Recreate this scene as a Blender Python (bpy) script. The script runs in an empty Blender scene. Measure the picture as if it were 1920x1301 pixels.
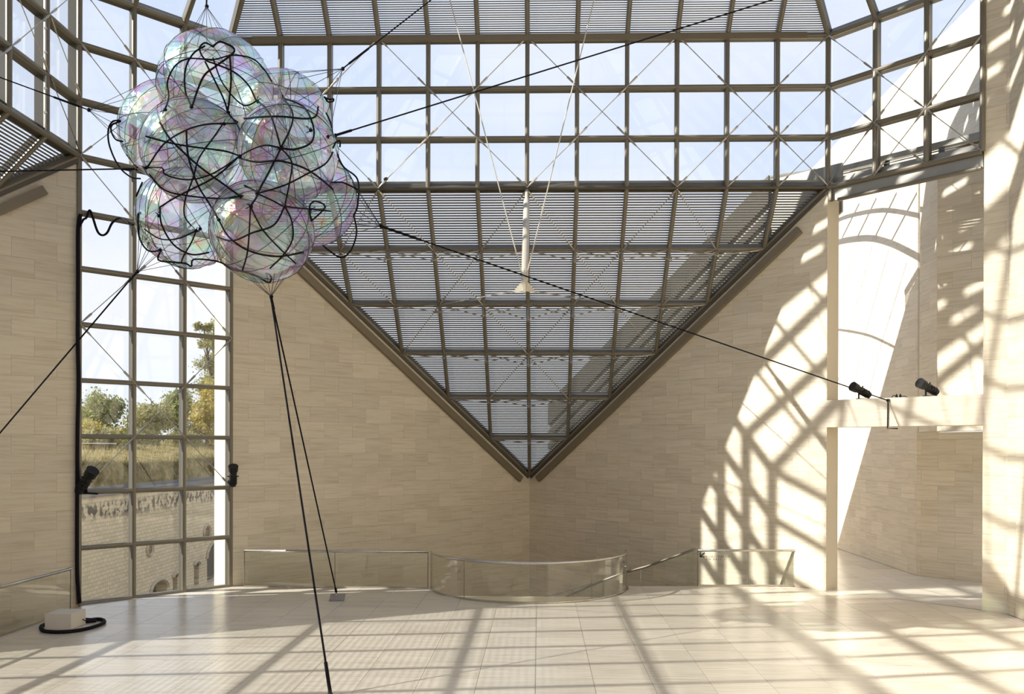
import bpy, bmesh, math, random
import numpy as np
from mathutils import Vector

random.seed(7)
M = 1.35                      # one grid module of the glazing, in metres
S2 = math.sqrt(.5)
sc = bpy.context.scene
COL = sc.collection

# ------------------------------------------------------------------ camera
F, PX, PY = 1572.06, 975.68, 842.66
YAW, PITCH, ROLL = -.0223, -.0032, .0030
CAM = np.array([.2586, -16.8774, 2.8517])
_cy, _sy, _cp, _sp, _cr, _sr = math.cos(YAW), math.sin(YAW), math.cos(PITCH), math.sin(PITCH), math.cos(ROLL), math.sin(ROLL)
FW = np.array([_sy * _cp, _cy * _cp, _sp])
_rt = np.array([_cy, -_sy, 0.])
_up = np.cross(_rt, FW)
RT, UP = _cr * _rt + _sr * _up, _cr * _up - _sr * _rt
cd = bpy.data.cameras.new('camera')
co = bpy.data.objects.new('camera', cd)
COL.objects.link(co)
from mathutils import Matrix
_m = Matrix.Identity(4)
for i in range(3):
    _m[i][0], _m[i][1], _m[i][2], _m[i][3] = RT[i], UP[i], -FW[i], CAM[i] * M
co.matrix_world = _m
cd.sensor_width = 36.0
cd.sensor_fit = 'HORIZONTAL'
cd.lens = F / 1920 * 36
cd.shift_x = (960 - PX) / 1920
cd.shift_y = (PY - 650.5) / 1920
cd.clip_start, cd.clip_end = .05, 900
sc.camera = co

# ------------------------------------------------------------------ exposure
sc.view_settings.view_transform = 'Standard'
sc.view_settings.look = 'None'
sc.view_settings.gamma = 1
sc.view_settings.use_curve_mapping = False
sc.view_settings.exposure = 0.10
sc.cycles.transparent_max_bounces = 48
sc.cycles.max_bounces = 10
sc.cycles.diffuse_bounces = 6
sc.cycles.caustics_reflective = False
sc.cycles.caustics_refractive = False

# ------------------------------------------------------------------ sky
w = bpy.data.worlds.new('sky')
sc.world = w
w.use_nodes = True
nt = w.node_tree
nt.nodes.clear()
def WN(t, **k):
    n = nt.nodes.new(t)
    for a, b in k.items():
        setattr(n, a, b)
    return n
tc = WN('ShaderNodeTexCoord')
sep = WN('ShaderNodeSeparateXYZ')
nt.links.new(tc.outputs['Generated'], sep.inputs[0])
rmp = WN('ShaderNodeValToRGB')
rmp.color_ramp.elements[0].position = .0
rmp.color_ramp.elements[0].color = (.80, .85, .92, 1)
rmp.color_ramp.elements[1].position = .75
rmp.color_ramp.elements[1].color = (.36, .52, .84, 1)
e = rmp.color_ramp.elements.new(.25)
e.color = (.52, .66, .90, 1)
nt.links.new(sep.outputs[2], rmp.inputs[0])
mp = WN('ShaderNodeMapping')
mp.inputs['Location'].default_value = (.35, .0, .1)
mp.inputs['Scale'].default_value = (1.0, 1.0, 2.2)
nt.links.new(tc.outputs['Generated'], mp.inputs[0])
noi = WN('ShaderNodeTexNoise')
noi.inputs['Scale'].default_value = 1.6
noi.inputs['Detail'].default_value = 5
noi.inputs['Roughness'].default_value = .5
nt.links.new(mp.outputs[0], noi.inputs[0])
cr = WN('ShaderNodeValToRGB')
cr.color_ramp.elements[0].position = .38
cr.color_ramp.elements[0].color = (.15, .15, .15, 1)
cr.color_ramp.elements[1].position = .68
nt.links.new(noi.outputs[0], cr.inputs[0])
mx = WN('ShaderNodeMixRGB')
mx.inputs[2].default_value = (.86, .88, .96, 1)
nt.links.new(cr.outputs[0], mx.inputs[0])
nt.links.new(rmp.outputs[0], mx.inputs[1])
bg = WN('ShaderNodeBackground')
bg.inputs['Strength'].default_value = 1.12
nt.links.new(mx.outputs[0], bg.inputs[0])
wo = WN('ShaderNodeOutputWorld')
nt.links.new(bg.outputs[0], wo.inputs[0])

# ------------------------------------------------------------------ sun
SUN = Vector((1.52, .32, -1.0)).normalized()
sl = bpy.data.lights.new('sun', 'SUN')
sl.energy = 8.7
sl.angle = math.radians(.55)
sl.color = (1.0, .975, .92)
so = bpy.data.objects.new('sun', sl)
COL.objects.link(so)
so.rotation_euler = (-SUN).to_track_quat('Z', 'Y').to_euler()
so.location = (-20 * M, -8 * M, 30 * M)

# ------------------------------------------------------------------ pixel helpers (build time only)
def ray(x, y):
    return FW + RT * (x - PX) / F + UP * (PY - y) / F
def on_plane(x, y, n, c):
    d = ray(x, y)
    n = np.array(n, float)
    return CAM + d * ((c - n @ CAM) / (n @ d))
def at_y(x, y, Y): return on_plane(x, y, (0, 1, 0), Y)
def at_x(x, y, X): return on_plane(x, y, (1, 0, 0), X)
def at_z(x, y, Z=0): return on_plane(x, y, (0, 0, 1), Z)

# ------------------------------------------------------------------ materials
def nodes_of(name):
    m = bpy.data.materials.new(name)
    m.use_nodes = True
    t = m.node_tree
    t.nodes.clear()
    out = t.nodes.new('ShaderNodeOutputMaterial')
    return m, t, out
def N(t, typ, ins=None, **k):
    n = t.nodes.new(typ)
    for a, b in k.items():
        setattr(n, a, b)
    for a, b in (ins or {}).items():
        if hasattr(b, 'links'):
            t.links.new(b, n.inputs[a])
        else:
            n.inputs[a].default_value = b
    return n
def plain(name, col, rough=.5, metal=0., noise=.0, nscale=8., spec=.5):
    m, t, out = nodes_of(name)
    p = N(t, 'ShaderNodeBsdfPrincipled', {'Roughness': rough, 'Metallic': metal, 'Specular IOR Level': spec})
    if noise:
        tcn = N(t, 'ShaderNodeTexCoord')
        nz = N(t, 'ShaderNodeTexNoise', {'Vector': tcn.outputs['Object'], 'Scale': nscale, 'Detail': 4.})
        a = tuple(max(0, c * (1 - noise)) for c in col) + (1,)
        b = tuple(min(1, c * (1 + noise)) for c in col) + (1,)
        r = N(t, 'ShaderNodeMixRGB', {0: nz.outputs[0], 1: a, 2: b})
        t.links.new(r.outputs[0], p.inputs['Base Color'])
    else:
        p.inputs['Base Color'].default_value = tuple(col) + (1,)
    t.links.new(p.outputs[0], out.inputs[0])
    return m
def stone(name, col, tint, rough=.6, spec=.3, stretch=(.55, .55, 9.), var=.07, bump=.04):
    """limestone: long fine veins, every slab of its own tone"""
    m, t, out = nodes_of(name)
    tcn = N(t, 'ShaderNodeTexCoord')
    oi = N(t, 'ShaderNodeObjectInfo')
    k = N(t, 'ShaderNodeMath', {0: oi.outputs['Random'], 1: 37.}, operation='MULTIPLY')
    ad = N(t, 'ShaderNodeVectorMath', {0: tcn.outputs['Object'], 1: k.outputs[0]}, operation='ADD')
    mpn = N(t, 'ShaderNodeMapping', {'Vector': ad.outputs[0], 'Scale': stretch})
    n1 = N(t, 'ShaderNodeTexNoise', {'Vector': mpn.outputs[0], 'Scale': 1.6, 'Detail': 7., 'Roughness': .62, 'Distortion': .35})
    n2 = N(t, 'ShaderNodeTexNoise', {'Vector': ad.outputs[0], 'Scale': .9, 'Detail': 2.})
    r1 = N(t, 'ShaderNodeValToRGB', {0: n1.outputs[0]})
    r1.color_ramp.elements[0].position = .30
    r1.color_ramp.elements[0].color = tuple(c * .90 for c in tint) + (1,)
    r1.color_ramp.elements[1].position = .56
    r1.color_ramp.elements[1].color = tuple(col) + (1,)
    mxa = N(t, 'ShaderNodeMixRGB', {0: n2.outputs[0], 1: r1.outputs[0], 2: tuple(tint) + (1,)})
    fac = N(t, 'ShaderNodeMath', {0: n2.outputs[0], 1: .35}, operation='MULTIPLY')
    t.links.new(fac.outputs[0], mxa.inputs[0])
    mr = N(t, 'ShaderNodeMapRange', {0: oi.outputs['Random'], 3: 1 - var, 4: 1 + var * .55})
    hsv = N(t, 'ShaderNodeHueSaturation', {'Value': mr.outputs[0], 'Color': mxa.outputs[0]})
    p = N(t, 'ShaderNodeBsdfPrincipled', {'Base Color': hsv.outputs[0], 'Roughness': rough, 'Specular IOR Level': spec})
    bp = N(t, 'ShaderNodeBump', {'Height': n1.outputs[0], 'Strength': bump, 'Distance': .02})
    t.links.new(bp.outputs[0], p.inputs['Normal'])
    t.links.new(p.outputs[0], out.inputs[0])
    return m
def glass_mat(name, tint, base=.035, edge=.8, power=4., rough=0.):
    m, t, out = nodes_of(name)
    lw = N(t, 'ShaderNodeLayerWeight', {'Blend': .5})
    pw = N(t, 'ShaderNodeMath', {0: lw.outputs['Facing'], 1: power}, operation='POWER')
    ml = N(t, 'ShaderNodeMath', {0: pw.outputs[0], 1: edge, 2: base}, operation='MULTIPLY_ADD')
    tr = N(t, 'ShaderNodeBsdfTransparent', {'Color': tint + (1,)})
    gl = N(t, 'ShaderNodeBsdfGlossy', {'Color': (1, 1, 1, 1), 'Roughness': rough})
    mix = N(t, 'ShaderNodeMixShader', {0: ml.outputs[0], 1: tr.outputs[0], 2: gl.outputs[0]})
    t.links.new(mix.outputs[0], out.inputs[0])
    return m
def film_mat():
    """soap-film plastic: clear, with thin-film colours in its reflections"""
    m, t, out = nodes_of('iridescent_film')
    tcn = N(t, 'ShaderNodeTexCoord')
    lw = N(t, 'ShaderNodeLayerWeight', {'Blend': .5})
    nz = N(t, 'ShaderNodeTexNoise', {'Vector': tcn.outputs['Object'], 'Scale': .9, 'Detail': 3., 'Distortion': 1.5})
    vo = N(t, 'ShaderNodeTexVoronoi', {'Vector': tcn.outputs['Object'], 'Scale': 1.5})
    ph = N(t, 'ShaderNodeMath', {0: nz.outputs[0], 1: 2.2}, operation='MULTIPLY')
    ph2 = N(t, 'ShaderNodeMath', {0: lw.outputs['Facing'], 1: 1.1, 2: ph.outputs[0]}, operation='MULTIPLY_ADD')
    sepc = N(t, 'ShaderNodeSeparateXYZ', {0: vo.outputs['Color']})
    ph3 = N(t, 'ShaderNodeMath', {0: sepc.outputs[0], 1: .9, 2: ph2.outputs[0]}, operation='MULTIPLY_ADD')
    fr = N(t, 'ShaderNodeMath', {0: ph3.outputs[0]}, operation='FRACT')
    rp = N(t, 'ShaderNodeValToRGB', {0: fr.outputs[0]})
    el = rp.color_ramp.elements
    el[0].position, el[0].color = 0, (.55, .95, .85, 1)
    el[1].position, el[1].color = 1, (.55, .95, .85, 1)
    for pos, c in ((.18, (.75, .85, 1., 1)), (.36, (.85, .55, 1., 1)), (.52, (1., .45, .75, 1)), (.64, (1., .70, .38, 1)), (.78, (.65, 1., .55, 1)), (.9, (.8, .95, 1., 1))):
        q = el.new(pos)
        q.color = c
    nb = N(t, 'ShaderNodeTexNoise', {'Vector': tcn.outputs['Object'], 'Scale': 7., 'Detail': 4., 'Distortion': 2.})
    bmp = N(t, 'ShaderNodeBump', {'Height': nb.outputs[0], 'Strength': .45, 'Distance': .05})
    gl = N(t, 'ShaderNodeBsdfGlossy', {'Color': rp.outputs[0], 'Roughness': .07, 'Normal': bmp.outputs[0]})
    pm = N(t, 'ShaderNodeMapRange', {0: sepc.outputs[1], 1: .60, 2: .63, 3: .10, 4: .55})
    tint = N(t, 'ShaderNodeMixRGB', {0: pm.outputs[0], 1: (.985, .99, 1., 1), 2: rp.outputs[0]})
    tr = N(t, 'ShaderNodeBsdfTransparent', {'Color': tint.outputs[0]})
    pw = N(t, 'ShaderNodeMath', {0: lw.outputs['Facing'], 1: 2.6}, operation='POWER')
    ml = N(t, 'ShaderNodeMath', {0: pw.outputs[0], 1: .50, 2: .15}, operation='MULTIPLY_ADD')
    mix = N(t, 'ShaderNodeMixShader', {0: ml.outputs[0], 1: tr.outputs[0], 2: gl.outputs[0]})
    df = N(t, 'ShaderNodeBsdfTranslucent', {'Color': (.9, .94, 1., 1)})
    mix2 = N(t, 'ShaderNodeMixShader', {0: .15, 1: mix.outputs[0], 2: df.outputs[0]})
    t.links.new(mix2.outputs[0], out.inputs[0])
    return m
def masonry(name):
    m, t, out = nodes_of(name)
    tcn = N(t, 'ShaderNodeTexCoord')
    sp = N(t, 'ShaderNodeSeparateXYZ', {0: tcn.outputs['Object']})
    cb = N(t, 'ShaderNodeCombineXYZ', {0: sp.outputs[1], 1: sp.outputs[2]})
    nzd = N(t, 'ShaderNodeTexNoise', {'Vector': cb.outputs[0], 'Scale': 1.1, 'Detail': 2.})
    dv = N(t, 'ShaderNodeVectorMath', {0: nzd.outputs['Color'], 1: (.10, .10, .0)}, operation='MULTIPLY')
    av = N(t, 'ShaderNodeVectorMath', {0: cb.outputs[0], 1: dv.outputs[0]}, operation='ADD')
    br = N(t, 'ShaderNodeTexBrick', {'Vector': av.outputs[0], 'Color1': (.74, .60, .39, 1), 'Color2': (.58, .47, .30, 1), 'Mortar': (.33, .27, .18, 1), 'Scale': 1., 'Mortar Size': .014, 'Brick Width': .52, 'Row Height': .255, 'Bias': -.2})
    nz = N(t, 'ShaderNodeTexNoise', {'Vector': tcn.outputs['Object'], 'Scale': 2.5, 'Detail': 5.})
    # dark weathered streaks in a belt under the top of the wall
    zr = N(t, 'ShaderNodeMapRange', {0: sp.outputs[2], 1: 11.2, 2: 11.7, 3: 0., 4: 1.})
    zr2 = N(t, 'ShaderNodeMapRange', {0: sp.outputs[2], 1: 12.25, 2: 12.6, 3: 1., 4: 0.})
    zz = N(t, 'ShaderNodeMath', {0: zr.outputs[0], 1: zr2.outputs[0]}, operation='MULTIPLY')
    mps = N(t, 'ShaderNodeMapping', {'Vector': cb.outputs[0], 'Scale': (2.4, 1.7, 1.)})
    st = N(t, 'ShaderNodeTexNoise', {'Vector': mps.outputs[0], 'Scale': 1.0, 'Detail': 3.})
    sr = N(t, 'ShaderNodeMapRange', {0: st.outputs[0], 1: .49, 2: .54, 3: 0., 4: .9})
    sf = N(t, 'ShaderNodeMath', {0: sr.outputs[0], 1: zz.outputs[0]}, operation='MULTIPLY')
    m1 = N(t, 'ShaderNodeMixRGB', {0: nz.outputs[0], 1: br.outputs['Color'], 2: (.52, .42, .28, 1)})
    f1 = N(t, 'ShaderNodeMath', {0: nz.outputs[0], 1: .5}, operation='MULTIPLY')
    t.links.new(f1.outputs[0], m1.inputs[0])
    m2 = N(t, 'ShaderNodeMixRGB', {0: sf.outputs[0], 1: m1.outputs[0], 2: (.08, .07, .06, 1)})
    p = N(t, 'ShaderNodeBsdfPrincipled', {'Base Color': m2.outputs[0], 'Roughness': .9, 'Specular IOR Level': .1})
    bp = N(t, 'ShaderNodeBump', {'Height': br.outputs['Fac'], 'Strength': .5, 'Distance': .03}, invert=True)
    t.links.new(bp.outputs[0], p.inputs['Normal'])
    t.links.new(p.outputs[0], out.inputs[0])
    return m
def leaf_mat(name, c1, c2, scale=.6):
    m, t, out = nodes_of(name)
    tcn = N(t, 'ShaderNodeTexCoord')
    nz = N(t, 'ShaderNodeTexNoise', {'Vector': tcn.outputs['Object'], 'Scale': scale, 'Detail': 6., 'Roughness': .7})
    r = N(t, 'ShaderNodeValToRGB', {0: nz.outputs[0]})
    r.color_ramp.elements[0].position, r.color_ramp.elements[0].color = .36, c1 + (1,)
    r.color_ramp.elements[1].position, r.color_ramp.elements[1].color = .64, c2 + (1,)
    d = N(t, 'ShaderNodeBsdfDiffuse', {'Color': r.outputs[0]})
    tl = N(t, 'ShaderNodeBsdfTranslucent', {'Color': r.outputs[0]})
    mix = N(t, 'ShaderNodeMixShader', {0: .4, 1: d.outputs[0], 2: tl.outputs[0]})
    t.links.new(mix.outputs[0], out.inputs[0])
    return m

LIME = (.80, .725, .585)
LIMET = (.72, .62, .455)
MT = dict(
    stone=stone('limestone_wall', LIME, LIMET, var=.075),
    core=plain('limestone_core', (.70, .61, .46), .8, spec=.1),
    tile=stone('limestone_floor', (.76, .695, .575), (.68, .585, .45), rough=.25, spec=.5, stretch=(.7, 9., 3.), var=.09, bump=.03),
    tilecore=plain('floor_joint', (.38, .31, .22), .8, spec=.1),
    lintel=stone('limestone_lintel', (.74, .67, .55), (.68, .59, .46), var=.02, bump=.03),
    steel=plain('bronze_grey_paint', (.215, .190, .142), .38, .25, .08, 3.),
    steeld=plain('dark_bronze_profile', (.105, .092, .070), .45, .2),
    plate=plain('grey_cover_plate', (.33, .315, .275), .35, .45, .10, 2.),
    slat=plain('louvre_slat', (.20, .190, .165), .45, .3),
    fascia=plain('bronze_trim', (.23, .19, .13), .45, .2, .06, 4.),
    parapet=plain('dark_parapet_board', (.075, .066, .048), .6),
    rod=plain('steel_rod', (.50, .47, .41), .3, .7),
    inox=plain('brushed_steel', (.55, .52, .47), .25, .9, .05, 20.),
    mast=plain('cream_painted_steel', (.62, .57, .46), .35, .1),
    glass=glass_mat('window_glass', (.972, .98, .98)),
    rail_glass=glass_mat('balustrade_glass', (.955, .965, .945), base=.05, edge=.70, power=4.),
    film=film_mat(),
    rope=plain('black_rope', (.008, .007, .010), .75, spec=.15),
    cord=plain('thin_dark_cord', (.035, .034, .045), .6),
    black=plain('black_metal', (.014, .013, .014), .4, .3),
    hose=plain('black_hose', (.012, .010, .014), .7, spec=.12),
    lens=plain('dark_lens', (.03, .02, .06), .08, 0.),
    white=plain('white_paint', (.74, .69, .60), .55),
    anchor=plain('grey_steel_plate', (.33, .31, .28), .5, .3),
    masonry=masonry('fort_masonry'),
    hole=plain('dark_recess', (.10, .085, .065), .9),
    trimstone=plain('fort_trim_stone', (.40, .33, .23), .9, 0, .2, 6.),
    coping=plain('grey_coping', (.16, .155, .145), .7),
    grass=leaf_mat('dry_grass', (.17, .14, .06), (.42, .34, .17), 1.3),
    shaded_blades=leaf_mat('shaded_grass_blades', (.085, .075, .03), (.22, .185, .085), .9),  # darker blade colour: shade on the bank's front face, put into the colour
    blade=leaf_mat('grass_blades', (.22, .19, .08), (.52, .42, .22), .9),
    leaf1=leaf_mat('leaf_green', (.17, .20, .07), (.42, .42, .17)),
    leaf2=leaf_mat('leaf_olive', (.22, .22, .085), (.50, .46, .20)),
    leaf3=leaf_mat('leaf_golden', (.32, .28, .07), (.64, .51, .15)),
    bark=plain('bark', (.12, .09, .06), .9, 0, .3, 5.),
    ink=plain('black_vinyl', (.02, .02, .02), .6),
)

# ------------------------------------------------------------------ mesh helpers (module units in, metres out)
def base_of(parent):
    return np.array(parent.get('_b', (0., 0., 0.))) if parent is not None else np.zeros(3)
class MB:
    def __init__(s):
        s.v, s.f = [], []
    def add(s, vs, fs):
        n = len(s.v)
        s.v += [tuple(float(c) for c in p) for p in vs]
        s.f += [tuple(i + n for i in q) for q in fs]
        return s
    def box(s, c, a, b, d):
        """centre and three half-axis vectors"""
        c, a, b, d = (np.array(q, float) for q in (c, a, b, d))
        vs = [c + i * a + j * b + k * d for i in (-1, 1) for j in (-1, 1) for k in (-1, 1)]
        fs = [(0, 1, 3, 2), (4, 6, 7, 5), (0, 4, 5, 1), (2, 3, 7, 6), (0, 2, 6, 4), (1, 5, 7, 3)]
        if np.dot(np.cross(a, b), d) < 0:
            fs = [q[::-1] for q in fs]
        return s.add(vs, fs)
    def bar(s, p, q, wv, hv):
        """box from p to q with half-width vectors wv, hv"""
        p, q = np.array(p, float), np.array(q, float)
        return s.box((p + q) / 2, (q - p) / 2, wv, hv)
    def prism(s, poly, ex):
        n = len(poly)
        ex = np.array(ex, float)
        poly = [np.array(p, float) for p in poly]
        nn = sum((np.cross(poly[i] - poly[0], poly[(i + 1) % n] - poly[0]) for i in range(n)), np.zeros(3))
        if np.dot(nn, ex) > 0:
            poly = poly[::-1]
        vs = poly + [p + ex for p in poly]
        fs = [tuple(range(n)), tuple(range(2 * n - 1, n - 1, -1))]
        fs += [(j, i, i + n, j + n) for i in range(n) for j in ((i + 1) % n,)]
        return s.add(vs, fs)
    def tube(s, pts, r, n=8, cap=True, closed=False):
        pts = [np.array(p, float) for p in pts]
        if len(pts) < 2:
            return s
        rr = r if hasattr(r, '__len__') else [r] * len(pts)
        k = len(pts)
        ts = []
        for i in range(k):
            a = pts[(i - 1) % k] if (closed or i > 0) else pts[i]
            b = pts[(i + 1) % k] if (closed or i < k - 1) else pts[i]
            t = b - a
            ts.append(t / (np.linalg.norm(t) + 1e-12))
        u = np.cross(ts[0], (0, 0, 1))
        if np.linalg.norm(u) < .1:
            u = np.cross(ts[0], (1, 0, 0))
        vs = []
        for i in range(k):
            u = u - ts[i] * np.dot(u, ts[i])
            u /= np.linalg.norm(u) + 1e-12
            w_ = np.cross(ts[i], u)
            for j in range(n):
                a = 2 * math.pi * j / n
                vs.append(pts[i] + rr[i] * (math.cos(a) * u + math.sin(a) * w_))
        fs = []
        for i in range(k if closed else k - 1):
            i2 = (i + 1) % k
            for j in range(n):
                j2 = (j + 1) % n
                fs.append((i * n + j, i * n + j2, i2 * n + j2, i2 * n + j))
        if cap and not closed:
            fs.append(tuple(range(n - 1, -1, -1)))
            fs.append(tuple((k - 1) * n + j for j in range(n)))
        return s.add(vs, fs)
    def lathe(s, p, d, prof, n=14):
        """profile of (distance along d, radius)"""
        d = np.array(d, float)
        d /= np.linalg.norm(d)
        return s.tube([np.array(p) + d * (t + 1e-5 * i) for i, (t, r) in enumerate(prof)], [r for t, r in prof], n)
    def build(s, name, mat, parent=None, kind=None, smooth=False, loc=None):
        me = bpy.data.meshes.new(name)
        b = base_of(parent)
        lo = np.array(loc, float) if loc is not None else b
        me.from_pydata([tuple((np.array(p) - lo) * M) for p in s.v], [], s.f)
        me.materials.append(mat)
        if smooth:
            me.polygons.foreach_set('use_smooth', [True] * len(me.polygons))
        me.update()
        o = bpy.data.objects.new(name, me)
        COL.objects.link(o)
        o.location = tuple((lo - b) * M)
        if parent is not None:
            o.parent = parent
            if loc is None:
                o['_b'] = tuple(b)
                o.location = (0, 0, 0)
            else:
                o['_b'] = tuple(lo)
        elif loc is not None:
            o['_b'] = tuple(lo)
        if kind:
            o['kind'] = kind
        return o
def link(name, me, parent, loc):
    o = bpy.data.objects.new(name, me)
    COL.objects.link(o)
    o.parent = parent
    o.location = tuple((np.array(loc) - base_of(parent)) * M)
    return o
def empty(name, loc=(0, 0, 0), label=None, cat=None, group=None, kind=None):
    o = bpy.data.objects.new(name, None)
    COL.objects.link(o)
    o.empty_display_size = .2
    o.location = tuple(np.array(loc, float) * M)
    o['_b'] = tuple(float(c) for c in loc)
    return tag(o, label, cat, group, kind)
def tag(o, label=None, cat=None, group=None, kind=None):
    for k, v in (('label', label), ('category', cat), ('group', group), ('kind', kind)):
        if v:
            o[k] = v
    return o
def clip_half(poly, a, b, c):
    """keep a*x+b*y<=c"""
    out = []
    for i in range(len(poly)):
        p, q = poly[i], poly[(i + 1) % len(poly)]
        dp, dq = a * p[0] + b * p[1] - c, a * q[0] + b * q[1] - c
        if dp <= 1e-9:
            out.append(p)
        if (dp < -1e-9 and dq > 1e-9) or (dp > 1e-9 and dq < -1e-9):
            t = dp / (dp - dq)
            out.append((p[0] + t * (q[0] - p[0]), p[1] + t * (q[1] - p[1])))
    return out
def halfplanes(poly):
    ar = sum(poly[i][0] * poly[(i + 1) % len(poly)][1] - poly[(i + 1) % len(poly)][0] * poly[i][1] for i in range(len(poly)))
    hs = []
    for i in range(len(poly)):
        p, q = poly[i], poly[(i + 1) % len(poly)]
        a, b = q[1] - p[1], -(q[0] - p[0])
        if ar < 0:
            a, b = -a, -b
        l = math.hypot(a, b)
        if l > 1e-9:
            hs.append((a / l, b / l, (a * p[0] + b * p[1]) / l))
    return hs
def clip(poly, hs, inset=0.):
    for a, b, c in hs:
        if len(poly) < 3:
            return []
        poly = clip_half(poly, a, b, c - inset)
    return poly
def area(poly):
    return abs(sum(poly[i][0] * poly[(i + 1) % len(poly)][1] - poly[(i + 1) % len(poly)][0] * poly[i][1] for i in range(len(poly)))) / 2 if len(poly) > 2 else 0

def smooth_path(pts, n=6, closed=False):
    pts = [np.array(p, float) for p in pts]
    k = len(pts)
    out_ = []
    for i in range(k if closed else k - 1):
        if closed:
            a, b, c, d_ = pts[(i - 1) % k], pts[i], pts[(i + 1) % k], pts[(i + 2) % k]
        else:
            a, b, c, d_ = pts[max(i - 1, 0)], pts[i], pts[i + 1], pts[min(i + 2, k - 1)]
        for j in range(n):
            t = j / n
            out_.append(.5 * ((2 * b) + (-a + c) * t + (2 * a - 5 * b + 4 * c - d_) * t * t + (-a + 3 * b - 3 * c + d_) * t ** 3))
    if not closed:
        out_.append(pts[-1])
    return out_
# ------------------------------------------------------------------ stone-clad walls
def slabs(parent, O, U, W, Nn, poly, s0, z0, w_, h_, mat, name='stone_slab', gap=.0022, th=.03, limit=290, stagger=True, extra=None):
    """one object per slab over the convex polygon (s, z); Nn points into the room"""
    O, U, W, Nn = (np.array(q, float) for q in (O, U, W, Nn))
    hs = halfplanes(poly)
    xs, zs = [p[0] for p in poly], [p[1] for p in poly]
    cells = []
    for k in range(math.floor((min(zs) - z0) / h_) - 1, math.ceil((max(zs) - z0) / h_) + 1):
        off = s0 + (w_ / 2 if (stagger and k % 2) else 0)
        for i in range(math.floor((min(xs) - off) / w_) - 1, math.ceil((max(xs) - off) / w_) + 1):
            x0, y0 = off + i * w_, z0 + k * h_
            r = [(x0 + gap / 2, y0 + gap / 2), (x0 + w_ - gap / 2, y0 + gap / 2), (x0 + w_ - gap / 2, y0 + h_ - gap / 2), (x0 + gap / 2, y0 + h_ - gap / 2)]
            c = clip(r, hs)
            for h in (extra or []):
                if len(c) > 2:
                    c = h(c)
            a = area(c)
            if a > .004:
                cells.append((a > .995 * (w_ - gap) * (h_ - gap), c, (x0 + w_ / 2, y0 + h_ / 2)))
    full = None
    rest = MB()
    for n, (isfull, c, ctr) in enumerate(cells):
        P = lambda q: O + U * q[0] + W * q[1]
        if n >= limit:
            rest.prism([P(q) - Nn * th for q in c], Nn * th)
        elif isfull:
            if full is None:
                o = MB().prism([P(q) - Nn * th for q in c], Nn * th).build(name, mat, parent, loc=P(ctr))
                full = o.data
            else:
                link(name, full, parent, P(ctr))
        else:
            MB().prism([P(q) - Nn * th for q in c], Nn * th).build(name, mat, parent, loc=P(np.mean(c, axis=0)))
    if rest.v:
        rest.build(name, mat, parent, kind='stuff')
def wall(name, O, U, W, Nn, poly, thick=.5, s0=0, z0=0, w_=.707, h_=.3375, mat=None, clad=None, **k):
    O, U, W, Nn = (np.array(q, float) for q in (O, U, W, Nn))
    core = MB().prism([O + U * p[0] + W * p[1] - Nn * .026 for p in poly], -Nn * (thick - .026)).build(name, MT['core'], kind='structure')
    if clad is not False:
        slabs(core, O, U, W, Nn, clad or poly, s0, z0, w_, h_, mat or MT['stone'], **k)
    return core

ZB, ZT, MZ = 8.05, 11.07, 1.006          # sill and eave of the lantern, row height
YK, ZK = .983, .997                      # one row of the triangular roofs: out and down
Zv = np.array([0, 0, 1.])
UL = np.array([-6, -5.9, 0]) / math.hypot(6, 5.9)      # along the left wall, away from the corner
UR = np.array([6, -5.9, 0]) / math.hypot(6, 5.9)
NL = np.array([5.9, -6, 0]) / math.hypot(6, 5.9)       # into the room
NR = np.array([-5.9, -6, 0]) / math.hypot(6, 5.9)
COR = np.array([0, 5.9, 0.])
LW = math.hypot(6, 5.9)
PW = .944                                               # panel width of the short sides
FD = np.array([-S2, -S2, 0])                            # along the left window, toward the viewer
FR = np.array([S2, -S2, 0])
WE = LW + 3 * PW                                        # where the left window ends
tip = ZB - 6 * ZK

wall('wall_left', COR, UL, Zv, NL, [(0, -4), (LW, -4), (LW, ZB), (0, tip)], thick=.78, s0=5.21, z0=2.705,
     clad=[(0, -1.3), (LW, -1.3), (LW, ZB), (0, tip)])
wall('wall_right', COR, UR, Zv, NR, [(0, -4), (LW, -4), (LW, ZB), (0, tip)], s0=5.21, z0=2.705,
     clad=[(0, -1.3), (LW, -1.3), (LW, ZB), (0, tip)])
L3 = np.array([-6, 0, 0.]) + FD * 3 * PW                # left end of the window
R3 = np.array([6, 0, 0.]) + FR * 3 * PW
XL = L3[0]
CL = np.array([XL - 6 * YK, L3[1] - 6, 0.])             # left corner of the hall
ULF = (CL - L3) / np.linalg.norm(CL - L3)
LLF = np.linalg.norm(CL - L3)
NLF = np.array([-ULF[1], ULF[0], 0])
if np.dot(NLF, [1, -1, 0]) < 0:
    NLF = -NLF
wall('wall_far_left', L3, ULF, Zv, NLF, [(0, -4), (LLF, -4), (LLF, tip), (0, ZB)], s0=.36, z0=2.705,
     clad=[(0.0, -1.3), (2.2, -1.3), (2.2, ZB - 2.2 * ZK / 1.40), (0, ZB)])
# the wall beyond the left corner, out of sight
D3 = np.array([XL, L3[1] - 12, 0.])
UX = (D3 - CL) / np.linalg.norm(D3 - CL)
LX = np.linalg.norm(D3 - CL)
wall('wall_near_left', CL, UX, Zv, (S2, S2, 0), [(0, -4), (LX, -4), (LX, ZB), (0, tip)], clad=False)
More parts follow.
